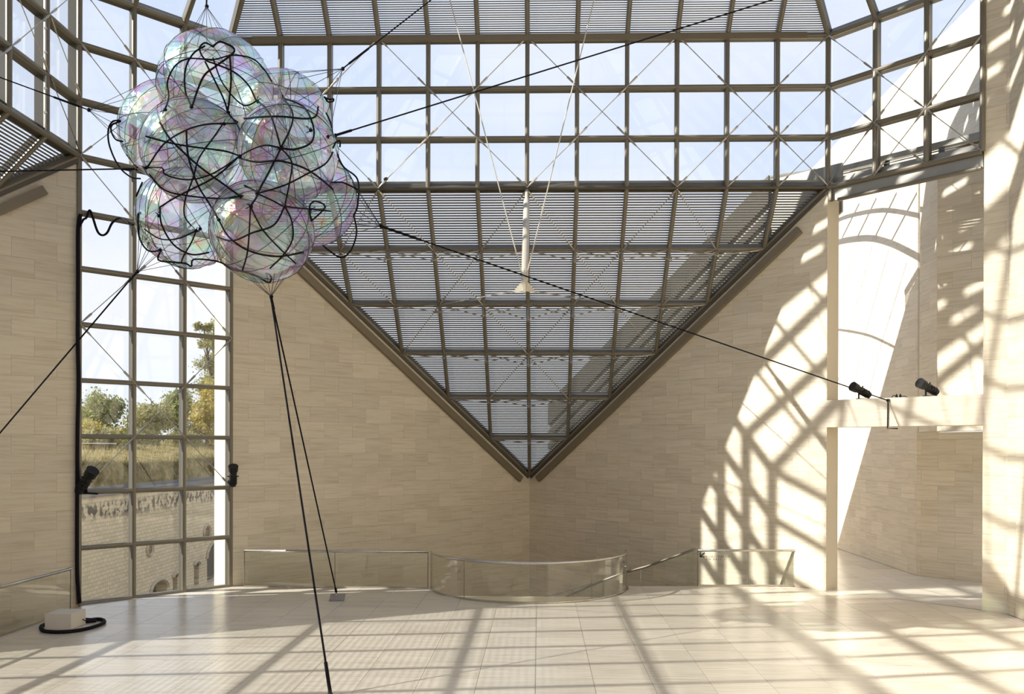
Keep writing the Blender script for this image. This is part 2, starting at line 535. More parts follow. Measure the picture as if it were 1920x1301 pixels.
# right side: a plain wall over the full height
RS = 8.31
wall('wall_right_side', (RS, -2.29, 0), (0, -1, 0), Zv, (-1, 0, 0), [(0, -.3), (12, -.3), (12, ZT + .3), (0, ZT + .3)], thick=.9, s0=.25, z0=2.705,
     clad=[(0, 0), (5.2, 0), (5.2, ZT), (0, ZT)])
_ch = np.array([RS - 8.03, -.28, 0])
_lc = np.linalg.norm(_ch)
wall('wall_right_end', (8.03, -2.01, 0), _ch / _lc, Zv, (-S2, -S2, 0), [(0, -.3), (_lc, -.3), (_lc, ZT + .3), (0, ZT + .3)], thick=.5, s0=0, z0=2.705)
# behind the viewer: mezzanine back wall and sides
wall('wall_front', (9, -19.2, 0), (-1, 0, 0), Zv, (0, 1, 0), [(0, 0), (17.5, 0), (17.5, ZB), (0, ZB)], clad=False)
wall('wall_front_left', (XL - .2, -14.1, 0), (.25, -.97, 0), Zv, (.97, .25, 0), [(0, 0), (5.2, 0), (5.2, ZB), (0, ZB)], clad=False)
wall('wall_front_right', (RS, -14.2, 0), (0, -1, 0), Zv, (-1, 0, 0), [(0, 0), (5.2, 0), (5.2, ZT), (0, ZT)], clad=False)

# passage behind the right opening
X1 = 8.71
wall('wall_passage_side', (X1, 10.5, 0), (0, -1, 0), Zv, (-1, 0, 0), [(0, -.3), (8.42, -.3), (8.42, 8.95), (11.6, 8.95), (11.6, 11.55), (0, 11.55)], s0=.2, z0=2.705,
     clad=[(3.0, 0), (8.42, 0), (8.42, 11.55), (3.0, 11.55)])
wall('wall_passage_end', (X1, 2.08, 0), (S2, -S2, 0), Zv, (-S2, -S2, 0), [(0, -.3), (4, -.3), (4, 3.2), (0, 3.2)], s0=.1, z0=2.705)
wall('wall_passage_upper', (8.41, .52, 0), (S2, -S2, 0), Zv, (-S2, -S2, 0), [(0, 3.2), (4.2, 3.2), (4.2, 8.9), (0, 8.9)], s0=.3, z0=2.705)
wall('wall_bulkhead', (8.41, 1.3, 0), (0, -1, 0), Zv, (-1, 0, 0), [(0, 3.2), (.78, 3.2), (.78, 8.9), (0, 8.9)], s0=.1, z0=2.705)
slabs(bpy.data.objects['wall_passage_side'], (X1, 2.08, 0), (0, -1, 0), Zv, (-1, 0, 0), [(0, 8.95), (3.1, 8.95), (3.1, 11.55), (0, 11.55)], .3, 2.705, .707, .3375, MT['stone'])
wall('wall_passage_far', (5.2, 10.4, 0), (1, 0, 0), Zv, (0, -1, 0), [(0, -.3), (3.6, -.3), (3.6, 6.0), (0, 6.0)], clad=False)

# stone lintel across the opening
lin = MB()
for a, b in ((np.array([6, 0, 0.]) - FR * .42, np.array([8.11, -2.09, 0.])),):
    lin.prism([a + Zv * 3.26, b + Zv * 3.26, b + Zv * 3.80, a + Zv * 3.80], np.array([S2, S2, 0]) * .46)
lin = MB().prism([np.array([6, 0, 0]) - FR * .42 - NR * -.004 + Zv * 3.26, np.array([8.13, -2.11, 3.26]), np.array([8.13, -2.11, 3.80]), np.array([6, 0, 0]) - FR * .42 - NR * -.004 + Zv * 3.80], np.array([S2, S2, 0]) * .46)
lin.build('trim_1', MT['lintel'], kind='structure')

# ------------------------------------------------------------------ floor
CC, CRAD = np.array([.05, .36]), 2.03
arc = [(CC[0] + CRAD * math.cos(a), CC[1] + CRAD * math.sin(a)) for a in np.linspace(math.pi + .20, 2 * math.pi + .02, 40)]
out = [(XL + .15, L3[1] - 12), (-6, -16.6), (-6, -19.2), (9, -19.2), (9, -2.2), (8.2, -2.05), (5.75, .42)] + arc[::-1] + [(-6, .0), (XL + .0, L3[1]), (XL + .15, L3[1] - .2)]
fl = MB().prism([(x, y, -.004) for x, y in out], (0, 0, -.30)).build('floor', MT['tilecore'], kind='structure')
def disc_cut(c):
    m = np.mean(c, axis=0) - CC
    far = [math.hypot(p[0] - CC[0], p[1] - CC[1]) for p in c]
    if min(far) > CRAD:
        return c
    l = np.linalg.norm(m)
    if l < CRAD * .8:
        return []
    d = m / l
    return clip_half(c, -d[0], -d[1], -(d @ CC + CRAD + .004))
TS = .707
tiles_poly = [(XL + .15, -7.8), (RS, -7.8), (RS, -2.25), (5.75, .42), (3.3, .42), (-6, .0), (XL + .15, L3[1] - .15)]
hsF = halfplanes(tiles_poly)
def back_edge(c):
    m = np.mean(c, axis=0)
    if m[0] < CC[0]:
        return clip_half(c, 0, 1, .0)
    return c
slabs(fl, (0, 0, 0), (1, 0, 0), (0, 1, 0), (0, 0, 1), tiles_poly, 3.05, -2.87, TS, .735, MT['tile'], name='floor_tile', gap=.006, th=.004 + .02, limit=299, stagger=False, extra=[back_edge, disc_cut])
slabs(fl, (0, 0, 0), (1, 0, 0), (0, 1, 0), (0, 0, 1), [(XL + .15, -14), (-6, -16), (-6, -19), (RS, -19), (RS, -7.8), (XL + .15, -7.8)], 3.05, -2.87, TS, .735, MT['tile'], name='floor_tile', gap=.006, th=.024, limit=0, stagger=False)
pf = [(5.75, .42), (8.2, -2.05), (9.2, -2.2), (12, -2), (9.6, 10.5), (2.2, 10.5), (2.2, 4.6)]
fl2 = MB().prism([(x, y, -.004) for x, y in pf], (0, 0, -.30)).build('floor', MT['tilecore'], kind='structure')
slabs(fl2, (0, 0, 0), (1, 0, 0), (0, 1, 0), (0, 0, 1), [(5.75, .44), (8.2, -2.02), (9.8, -1.5), (9.3, 7.5), (5.0, 7.5), (5.0, 1.6)], 3.05, -2.87, TS, .735, MT['tile'], name='floor_tile', gap=.006, th=.024, stagger=False)
# well floors below the two open corners
MB().prism([(-6.2, .2, -3.9), (6.2, .2, -3.9), (0, 6.2, -3.9)], (0, 0, -.2)).build('floor', MT['tile'], kind='structure')
MB().prism([(XL - .1, -2, -3.9), (XL - .1, -14, -3.9), (XL - 6.2, -8, -3.9)], (0, 0, -.2)).build('floor', MT['tile'], kind='structure')
MB().box((0, .18, -2), (6, 0, 0), (0, .05, 0), (0, 0, 1.8)).build('wall_well', MT['core'], kind='structure')
MB().box((XL + .1, -8, -2), (.05, 0, 0), (0, 6, 0), (0, 0, 1.8)).build('wall_well', MT['core'], kind='structure')

# ------------------------------------------------------------------ glazing
TUBE = .046
def glazing(name, O, U, V, poly, Nout, us=None, vs=None, louvre=None, lrows=99, sw=.0100, panes=True, rods=(), tube=TUBE, edge=True, hide_first=(), deep=.16, nl=24, utube=None):
    """grid of tubes with profiles, panes and blinds over the convex polygon (u, v)"""
    O, U, V, Nout = (np.array(q, float) for q in (O, U, V, Nout))
    Nout = Nout / np.linalg.norm(Nout)
    root = empty(name, O, kind='structure')
    P = lambda u, v, h=0.: O + U * u + V * v + Nout * h
    Un, Vn = U / np.linalg.norm(U), V / np.linalg.norm(V)
    hs = halfplanes(poly)
    ux, vx = [p[0] for p in poly], [p[1] for p in poly]
    us = us if us is not None else [i for i in range(math.ceil(min(ux) - 1e-6), math.floor(max(ux) + 1e-6) + 1)]
    vs = vs if vs is not None else [i for i in range(math.ceil(min(vx) - 1e-6), math.floor(max(vx) + 1e-6) + 1)]
    def seg(p, d):
        lo, hi = -99., 99.
        for a, b, c in hs:
            k = a * d[0] + b * d[1]
            r = c - a * p[0] - b * p[1]
            if abs(k) < 1e-9:
                if r < -1e-6:
                    return None
            elif k > 0:
                hi = min(hi, r / k)
            else:
                lo = max(lo, r / k)
        return (lo, hi) if hi - lo > .05 else None
    def member(nm, p, q, side, r=tube):
        mb = MB().tube([p, q], r, 10)
        nf = len(mb.f)
        d = (q - p) / np.linalg.norm(q - p)
        sd = np.cross(d, Nout)
        mb.bar(p + Nout * (r * .7 + deep / 2), q + Nout * (r * .7 + deep / 2), sd * .026, Nout * deep / 2)
        o = mb.build(nm, MT['steel'], root, smooth=False)
        o.data.materials.append(MT['steeld'])
        for f_ in o.data.polygons[nf:]:
            f_.material_index = 1
        return o
    for u in us:
        g = seg((u, 0), (0, 1))
        if g:
            member('mullion', P(u, g[0]), P(u, g[1]), Un, utube or tube)
    for v in vs:
        g = seg((0, v), (1, 0))
        if g:
            member('transom', P(g[0], v), P(g[1], v), Vn)
    if edge:
        for i in range(len(poly)):
            p, q = poly[i], poly[(i + 1) % len(poly)]
            if abs(p[0] - q[0]) > 1e-6 and abs(p[1] - q[1]) > 1e-6:
                member('edge_frame', P(*p), P(*q), None)
    uu = sorted(set([min(ux)] + list(us) + [max(ux)]))
    vv = sorted(set([min(vx)] + list(vs) + [max(vx)]))
    for j in range(len(vv) - 1):
        row = MB()
        for i in range(len(uu) - 1):
            c = clip([(uu[i], vv[j]), (uu[i + 1], vv[j]), (uu[i + 1], vv[j + 1]), (uu[i], vv[j + 1])], hs)
            if area(c) < .02:
                continue
            if panes:
                MB().prism([P(p[0], p[1], deep + .035) for p in c], Nout * .012).build('pane', MT['glass'], root)
            if louvre and j < lrows:
                hc = halfplanes(c)
                mb = MB() if louvre == 'cells' else row
                y0, y1 = min(p[1] for p in c), max(p[1] for p in c)
                ln = np.linalg.norm(V)
                k = 0
                v = math.floor(y0 * nl) / nl + .5 / nl
                while v < y1:
                    if v > y0:
                        lo, hi = -99., 99.
                        for a, b, cc in hc:
                            r = cc - b * v - .03
                            if abs(a) < 1e-9:
                                if r < -.0:
                                    lo, hi = 1, 0
                            elif a > 0:
                                hi = min(hi, r / a)
                            else:
                                lo = max(lo, r / a)
                        if hi - lo > .03:
                            mb.bar(P(lo, v, .115), P(hi, v, .115), Vn * sw * ln, Nout * sw * .68 * ln)
                    v += 1 / nl
                if louvre == 'cells' and mb.v:
                    mb.build('louvre_blind', MT['slat'], root, kind='stuff')
        if louvre == 'rows' and row.v:
            row.build('louvre_blind', MT['slat'], root, kind='stuff')
    for u0, v0, u1, v1 in rods:
        a, b = P(u0, v0, -.05), P(u1, v1, -.05)
        d = b - a
        l = np.linalg.norm(d)
        mb = MB().tube([a, b], .0085, 6)
        for s_ in (a + d / l * .05, b - d / l * .28):
            mb.tube([s_, s_ + d / l * .07, s_ + d / l * .17, s_ + d / l * .23], [.022, .022, .018, .010] if s_ is not None else 0, 6)
        mb.build('tie_rod', MT['rod'], root)
    return root, P

# tall window in the left wall
rw = []
for z0 in (8, 5, 2):
    for k in range(3):
        rw.append((3 - k, z0 + 3 - k, 2 - k, z0 + 2 - k))
        if z0 > 2 or k < 9:
            rw.append((k, z0 + 3 - k, k + 1, z0 + 2 - k))
rw += [(3, 10, 2, 9), (2, 9, 1, 8), (2, 7, 1, 6)]
win1, P1 = glazing('window_1', (-6, 0, 0), FD * PW, Zv * MZ, [(0, 0), (3, 0), (3, 11), (0, 11)], (-S2, S2, 0), rods=rw)
# upright band in front of the back corner
rb = []
for c0 in (-6, -3, 0, 3):
    for k in range(3):
        rb += [(c0 + k, 11 - k, c0 + k + 1, 10 - k), (c0 + 3 - k, 11 - k, c0 + 2 - k, 10 - k)]
rb += [(6, 10, 5, 9), (5, 9, 4, 8), (6, 9, 5, 8)]
rb = [(a, b - 8, c, d - 8) for a, b, c, d in rb]
win2, P2 = glazing('window_2', (0, 0, ZB), (1, 0, 0), Zv * MZ, [(-6, 0), (6, 0), (6, 3), (-6, 3)], (0, 1, 0), rods=rb, us=list(range(-5, 6)))
for sx, un in ((-6, 'l'), (6, 'r')):
    mb = MB().tube([(sx, 0, ZB), (sx, 0, ZT)], .055, 12)
    mb.build('corner_post', MT['steel'], win2)
MB().box((0, .17, ZB + .115), (5.95, 0, 0), (0, .03, 0), (0, 0, .075)).build('sill_plate', MT['plate'], win2)
MB().box((0, -.075, ZT - .035), (5.55, 0, 0), (0, .035, 0), (0, 0, .060)).build('header_cover', MT['fascia'], win2)
# left side of the lantern
rl = []
for c0 in (0, 3, 6, 9):
    for k in range(3):
        rl += [(c0 + k, 3 - k, c0 + k + 1, 2 - k), (c0 + 3 - k, 3 - k, c0 + 2 - k, 2 - k)]
win3, P3 = glazing('window_3', (XL, L3[1], ZB), (0, -1, 0), Zv * MZ, [(0, 0), (12, 0), (12, 3), (0, 3)], (-1, 0, 0), rods=rl + [(1, 2, 0, 1), (1, 1, 0, 0)], tube=.05)
MB().box((XL - .17, L3[1] - 6, ZB + .115), (0, 5.95, 0), (.03, 0, 0), (0, 0, .075)).build('sill_plate', MT['plate'], win3)
mb = MB().tube([(XL + .02, L3[1] - 1.06, ZB + .05), (XL + .02, L3[1] - 1.06, ZT)], .014, 6)
for z in (8.4, 8.8, 9.4, 9.8, 10.3, 10.5):
    mb.box((XL + .02, L3[1] - 1.06, z), (.02, 0, 0), (0, .02, 0), (0, 0, .018))
mb.build('conduit', MT['rod'], win3)
# right side facet over the opening
rf = []
for k in range(3):
    rf += [(k, 3 - k, k + 1, 2 - k), (3 - k, 3 - k, 2 - k, 2 - k)]
rf += [(0, 2, 1, 1), (1, 1, 2, 0), (3, 2, 2, 1), (2, 1, 1, 0), (1, 1, 0, 0)]
win4, P4 = glazing('window_4', (6, 0, ZB), FR * PW, Zv * MZ, [(0, 0), (3.0, 0), (3.0, 3), (0, 3)], (S2, S2, 0), rods=rf, us=[1, 2, 3], tube=.05)
NRo = np.array([S2, S2, 0])
MB().prism([P4(0.02, 0, .16) + Zv * .02, P4(3, 0, .16) + Zv * .02, P4(3, 0, .16) + Zv * .20, P4(0.02, 0, .16) + Zv * .20], NRo * .05).build('sill_plate', MT['plate'], win4)
# steel beam under it
bm_ = empty('trim_2', (6, 0, 7.78), kind='structure')
MB().prism([P4(.05, 0, .04) - Zv * .28, P4(3.0, 0, .04) - Zv * .28, P4(3.0, 0, .04) - Zv * .03, P4(.05, 0, .04) - Zv * .03], NRo * .05).build('beam_web', MT['plate'], bm_)
MB().tube([P4(.22, 0, .02) - Zv * .285, P4(2.98, 0, .02) - Zv * .285], .038, 10).build('beam_flange', MT['steel'], bm_)
MB().prism([P4(.03, 0, -.03) - Zv * .28, P4(.09, 0, -.03) - Zv * .28, P4(.09, 0, -.03) - Zv * .02, P4(.03, 0, -.03) - Zv * .02], NRo * .12).build('beam_stiffener', MT['steel'], bm_)

# triangular louvred roofs over the open corners
tri = [(-6, 0), (6, 0), (0, 6)]
rt = []
for k in range(3):
    rt += [(k, k, k + 1, k + 1), (-k, k, -k - 1, k + 1), (3 - k, k, 2 - k, k + 1), (-3 + k, k, -2 + k, k + 1)]
rt += [(3, 0, 4, 1), (-3, 0, -4, 1), (0, 3, 1, 4), (0, 3, -1, 4), (4, 1, 3, 2) , (-4, 1, -3, 2)]
VT = np.array([0, YK, -ZK])
NT = np.array([0, ZK, YK]) / math.hypot(ZK, YK)
win5, P5 = glazing('window_5', (0, 0, ZB), (1, 0, 0), VT, tri, NT, us=list(range(-5, 6)), vs=[0, 1, 2, 3, 4, 5], louvre='cells', rods=rt, deep=.13)
for j in range(1, 6):
    L_ = 6 - j
    for i in range(-L_ + 1, L_):
        if j == 1 and i == 0:
            continue
        h = .145 * (L_ - abs(i)) + .02 if j > 1 else .34 + .03 * (L_ - abs(i))
        if j == 1 and abs(i) == 4:
            h = .24
        a, b = P5(i, j), P5(i, j, -h)
        MB().tube([a, b], .016, 6).tube([b + (a - b) * .12, b - (a - b) / np.linalg.norm(a - b) * .03], .028, 6).build('brace_post', MT['rod'], win5)
        for s_ in (-1, 1):
            q = P5(i + s_, j, -.03)
            d = (q - b) / np.linalg.norm(q - b)
            MB().tube([b, q], .0095, 6).tube([q - d * .32, q - d * .12], [.02, .02], 6).build('brace_rod', MT['rod'], win5)
UT6 = np.array([0, -1, 0.])
VT6 = np.array([-YK, 0, -ZK])
win6, P6 = glazing('window_6', (XL, L3[1] - 6, ZB), UT6, VT6, tri, (-ZK, 0, YK), us=list(range(-5, 6)), vs=[0, 1, 2, 3, 4, 5], louvre='cells', deep=.13, panes=True)

# dark bronze trims along the foot of the roofs
def trim(nm, A, B, Nn, a0, a1, w0, w1, prot):
    A, B, Nn = (np.array(q, float) for q in (A, B, Nn))
    d = (B - A) / np.linalg.norm(B - A)
    dn = np.cross(d, Nn)
    if dn[2] > 0:
        dn = -dn
    l = np.linalg.norm(B - A)
    p, q = A + d * a0, B - d * a1
    return MB().prism([p + dn * w0, q + dn * w0, q + dn * w1, p + dn * w1], Nn * prot).build(nm, MT['fascia'], kind='structure')
TIP = np.array([0, 5.9, tip])
trim('trim_3', TIP, (-6, 0, ZB), NL, .25, .9, .20, .36, .10)
trim('trim_4', TIP, (6, 0, ZB), NR, .25, .9, .20, .36, .10)
trim('trim_5', (XL, L3[1], ZB), CL + Zv * tip, NLF, .9, .3, .20, .36, .10)
for nm, B, Nn in (('trim_6', (-6, 0, ZB), NL), ('trim_7', (6, 0, ZB), NR)):
    o = trim(nm, TIP, B, Nn, .02, .02, -.06, .10, .035)
    o.data.materials[0] = MT['steeld']
trim('trim_8', (XL, L3[1], ZB), CL + Zv * tip, NLF, .02, .02, -.06, .10, .035).data.materials[0] = MT['steeld']

# lantern roof: four long louvred slopes, short clear ones between, apex over the middle
AP = np.array([0, L3[1] - 6, ZT + 8.0])
def slope(A, B, louvre, panes, n=None, lrows=99, sw=.0100):
    A, B = np.array(A, float), np.array(B, float)
    U = (B - A) / np.linalg.norm(B - A)
    mid = (A + B) / 2
    Vd = AP - mid
    Vd = Vd - U * np.dot(Vd, U)
    l = np.linalg.norm(Vd)
    V = Vd / l
    hw = np.linalg.norm(B - A) / 2
    ap_u = np.dot(AP - mid, U)
    Nn = np.cross(U, V)
    if Nn[2] < 0:
        Nn = -Nn
    if n:
        us = [(-hw + 2 * hw * k / n) for k in range(1, n)]
    else:
        us = list(range(-int(hw - .01), int(hw - .01) + 1))
    return glazing('ceiling', mid, U, V, [(-hw, 0), (hw, 0), (ap_u, l * .97)], Nn, us=us, vs=list(range(0, int(l))), louvre=louvre, lrows=lrows, sw=sw, panes=panes, tube=.05, deep=.14)
L12 = np.array([XL, L3[1] - 12, 0])
E = [np.array([-6, 0, ZT]), np.array([6, 0, ZT]), R3 + Zv * ZT, np.array([R3[0], R3[1] - 12, ZT]), np.array([6, L3[1] * 2 - 12, ZT]), np.array([-6, L3[1] * 2 - 12, ZT]), np.array([XL, L3[1] - 12, ZT]), np.array([XL, L3[1], ZT])]
slope(E[0], E[1], 'rows', False, lrows=1)
slope(E[1], E[2], None, True, 3)
slope(E[2], E[3], 'rows', False)
slope(E[3], E[4], None, False, 3)
slope(E[4], E[5], 'rows', False)
slope(E[5], E[6], None, False, 3)
slope(E[6], E[7], 'rows', False, sw=.0072)
slope(E[7], E[0], None, True, 3)
# bars over the passage, added and bent to cast shadows on its wall
pr = empty('ceiling', (6, 0, ZB), kind='structure')
zr = lambda x, y: ZB + .31 * (x + y - 6)
def prp(d, s_):                      # d across, s_ along (0 at the left jamb, + toward the viewer)
    p = np.array([6, 0, 0]) + NRo * d + FR * s_
    return np.array([p[0], p[1], zr(p[0], p[1]) + .05])
def shade(px):                    # the added bar whose shadow falls there on the passage wall
    sv = np.array([1.52, .32, -1.])
    res = []
    for x, y in px:
        p = at_x(x, y, X1)
        res.append(p - sv * min(2.0, (ZB + .31 * (p[0] + p[1] - 6) - p[2]) / (1 + .31 * 1.84)))
    return res
for px, r in (([(1560, 419), (1575.5, 411), (1596, 404), (1635, 396), (1668, 394.6), (1716.6, 403), (1765, 415)], .052),
              ([(1560, 459), (1577, 452.7), (1604.5, 448), (1635, 447), (1668, 455.5), (1701, 470.7), (1740, 492)], .075),
              ([(1560, 617), (1577, 618.7), (1604.5, 623), (1635, 631), (1676.5, 650.5), (1710, 671)], .034)):
    MB().tube(smooth_path(shade(px), 4), r, 8).build('shadow_purlin', MT['steel'], pr)
for px in ([(1611, 382), (1579, 446)], [(1643, 372), (1608, 444)], [(1681, 362), (1641, 444)], [(1719, 362), (1672, 451)]):
    MB().tube(shade(px), .034, 6).build('shadow_rafter', MT['steel'], pr)
for px in ([(1603, 457), (1576, 570)], [(1635, 462), (1594, 617), (1570, 720)], [(1667, 467), (1621, 631), (1597, 735)], [(1700, 493), (1651, 650), (1630, 735)]):
    MB().tube(shade(px), .016, 6).build('shadow_rafter', MT['steel'], pr)
# fascia and slats of the wing seen through the right facet
wg = empty('trim_9', (6.8, .8, 8.1), kind='structure')
def wing(d, s_, z): 
    p = np.array([6, 0, 0]) + NRo * d + FR * s_
    return np.array([p[0], p[1], z])
MB().bar(wing(.95, -1.9, 8.66), wing(.95, 4.0, 8.66), NRo * .06, Zv * .055).build('fascia', MT['plate'], wg)
for k in range(9):
    MB().bar(wing(.95, -1.9, 8.12 + .055 * k), wing(.95, 4.0, 8.12 + .055 * k), NRo * .02, Zv * .007).build('slat', MT['steeld'], wg)
for s_ in (-1.2, -.3, .75, 1.8, 2.85):
    MB().bar(wing(1.0, s_, 8.05), wing(1.0, s_, 8.66), FR * .05, NRo * .03).build('post', MT['steeld'], wg)
# sloping parapet of the wing rising outside the right wall
pp = empty('trim_10', (3.4, 3.4, 5.), kind='structure')
for lo, hi in ((1.30, 1.90), (.95, 1.12), (.62, .78), (.34, .46), (.10, .20)):
    q = []
    for k, h in ((5.9, lo), (5.9, hi), (1.15, hi), (1.15, lo)):
        q.append(np.array([6.4 - k, k + .42, ZB - k + h]))
    MB().prism(q, NRo * .06).build('parapet_board', MT['parapet'], pp)
q = [np.array([6.4 - k, k + .42, ZB - k + h]) + NRo * .07 for k, h in ((5.9, -.35), (5.9, 1.85), (1.2, 1.85), (0, .65), (0, -.35))]
MB().prism(q, NRo * .06).build('parapet_back', MT['plate'], pp)

# ------------------------------------------------------------------ mast hanging under the roof node
mr = empty('roof_mast', P5(0, 0), 'cream tubular mast slung below the glazed band by two slanting cables', 'mast')
nd = -NT
top, end = P5(0, 0) + nd * .10, P5(0, 0) + nd * 3.45
d = (end - top)
MB().tube([top, top + d * .10, top + d * .13, top + d * .95, top + d * .985, end], [.038, .038, .062, .062, .045, .02], 14).build('tube', MT['mast'], mr, smooth=True)
mb = MB()
for s_ in (-1, 1):
    mb.prism([end + (0, 0, .30), end + (s_ * .06, 0, .05), end + (s_ * .22, .05, -.12), end + (s_ * .02, 0, -.10), end + (0, 0, -.10)], (0, .02, 0))
mb.box(end + (0, 0, -.02), (.02, 0, 0), (0, .09, 0), (0, 0, .12))
mb.build('end_fitting', MT['mast'], mr)
for q in (P5(-2, 2, -.03), P5(2, 2, -.03)):
    MB().tube([end + (np.sign(q[0]) * .2, .03, -.10), q], .011, 6).build('stay', MT['rod'], mr)
for q in ((828, -60), (1137, -95)):
    dd = ray(*q)
    t = (ZT + 4.0 - CAM[2]) / dd[2]
    # meet the sloping roof: Z = ZT - Y
    t = (ZT - CAM[2] - CAM[1]) / (dd[2] + dd[1])
    MB().tube([end + (0, -.02, .02), CAM + dd * t], .0105, 6).build('stay', MT['mast'], mr)

# ------------------------------------------------------------------ glass balustrades
RH = .735
def balustrade(label, path, joints, closed_ends=(True, True), rail_h=RH, name='glass_balustrade', base=True, zs=None):
    """path: list of plan points; joints: indices where panels meet"""
    root = empty(name, (path[0][0], path[0][1], 0), label, 'balustrade')
    P = [np.array([x, y, (zs[i] if zs else 0)]) for i, (x, y) in enumerate(path)]
    MB().tube([p + Zv * rail_h for p in P], .026, 8).build('handrail', MT['inox'], root, smooth=True)
    idx = [0] + list(joints) + [len(P) - 1]
    for a, b in zip(idx[:-1], idx[1:]):
        mb = MB()
        pts = P[a:b + 1]
        n = len(pts)
        nr = []
        for i in range(n):
            t = pts[min(i + 1, n - 1)] - pts[max(i - 1, 0)]
            t /= np.linalg.norm(t)
            nr.append(np.array([t[1], -t[0], 0]))
        # shrink ends for the joint
        pts = [p.copy() for p in pts]
        t0 = (pts[1] - pts[0]) / np.linalg.norm(pts[1] - pts[0])
        t1 = (pts[-1] - pts[-2]) / np.linalg.norm(pts[-1] - pts[-2])
        pts[0] += t0 * .006
        pts[-1] -= t1 * .006
        vs, fs = [], []
        for p, q in zip(pts, nr):
            vs += [p + q * .006 + Zv * .02, p + q * .006 + Zv * (rail_h - .02), p - q * .006 + Zv * (rail_h - .02), p - q * .006 + Zv * .02]
        for i in range(n - 1):
            for j in range(4):
                j2 = (j + 1) % 4
                fs.append((i * 4 + j, i * 4 + j2, i * 4 + 4 + j2, i * 4 + 4 + j))
        fs += [(3, 2, 1, 0), tuple((n - 1) * 4 + j for j in range(4))]
        mb.add(vs, fs)
        mb.build('glass_panel', MT['rail_glass'], root, smooth=False)
    for i in joints:
        MB().tube([P[i] + Zv * .02, P[i] + Zv * (rail_h - .02)], .006, 4).build('joint_strip', MT['steel'], root)
    if base:
        mb = MB()
        n = len(P)
        for i in range(n - 1):
            t = P[i + 1] - P[i]
            t /= np.linalg.norm(t)
            q = np.array([t[1], -t[0], 0])
            mb.bar(P[i] + Zv * .016, P[i + 1] + Zv * .016, q * .022, Zv * .016)
        mb.build('base_channel', MT['inox'], root)
    for k, e_ in zip((0, -1), closed_ends):
        if e_:
            MB().tube([P[k], P[k] + Zv * rail_h], .009, 6).build('end_post', MT['steel'], root)
    return root
balustrade('straight glass balustrade with steel handrail left of the curved one', [(-5.69, -.06), (-3.85, -.06), (-1.97, -.06)], [1])
ca = np.linspace(math.pi + .21, 2 * math.pi - .02, 33)
balustrade('semicircular glass balustrade bulging over the stairwell at the middle of the floor', [(CC[0] + 2.0 * math.cos(a), CC[1] + 2.0 * math.sin(a)) for a in ca], [8, 22], (True, True))
br_ = balustrade('glass balustrade with a black arrow sign beside the stone pillar', [(3.53, .42), (4.56, .46), (6.02, .50)], [1], (True, True))
MB().box((3.42, .52, .36), (.09, -.09, 0), (.004, .004, 0), (0, 0, .35)).build('glass_panel', MT['rail_glass'], br_)
balustrade('glass balustrade beside the white box at the left edge of the floor', [(-7.77, -2.68), (-7.77, -4.6), (-7.77, -6.6)], [1], (True, False))
# stair balustrade curling down into the well
sp_ = [(3.47, .40, 0.0), (2.95, .72, -.25), (2.55, 1.0, -.45), (2.1, 1.3, -.63), (1.55, 1.6, -.90), (.95, 1.85, -1.22), (.62, 1.92, -1.40), (.1, 1.98, -1.7), (-.6, 1.9, -2.1)]
pa = []
for i in range(len(sp_) - 1):
    for k in range(4):
        pa.append(tuple(np.array(sp_[i]) * (1 - k / 4) + np.array(sp_[i + 1]) * k / 4))
pa.append(sp_[-1])
balustrade('glass stair balustrade curving down into the well behind the sign', [(x, y) for x, y, z in pa], [9, 15, 22], (False, False), zs=[z + .03 for x, y, z in pa], base=False, name='stair_balustrade')
for o_ in bpy.data.objects['stair_balustrade'].children:
    if o_.name.startswith('handrail'):
        o_.data.materials[0] = MT['steel']
sp2 = [at_y(1165, 1078, 2.6), at_y(1130, 1088, 2.7), at_y(1074, 1104, 2.9), at_y(1020, 1119, 3.0), at_y(975, 1133, 3.1), at_y(900, 1155, 3.2)]
hr = empty('stair_handrail', sp2[0] - np.array([0, 0, .7]), 'slim steel handrail of the lower stair seen through the curved glass', 'handrail')
MB().tube(sp2, .018, 6).build('rail', MT['inox'], hr, smooth=True)
for k, q in enumerate(sp2[1:5]):
    MB().tube([q, q - Zv * .7], .006, 5).build('baluster', MT['steel'], hr)
# short rail going down at the right end
e0, e1 = np.array([6.03, .52, RH - .02]), at_y(1503, 1097, 1.3)
hr2 = empty('end_handrail', (6.03, .52, 0), 'pale handrail sloping down behind the glass next to the pillar', 'handrail')
MB().tube([e0, e1, e1 + (e1 - e0) * .6], .022, 8).build('rail', MT['mast'], hr2)
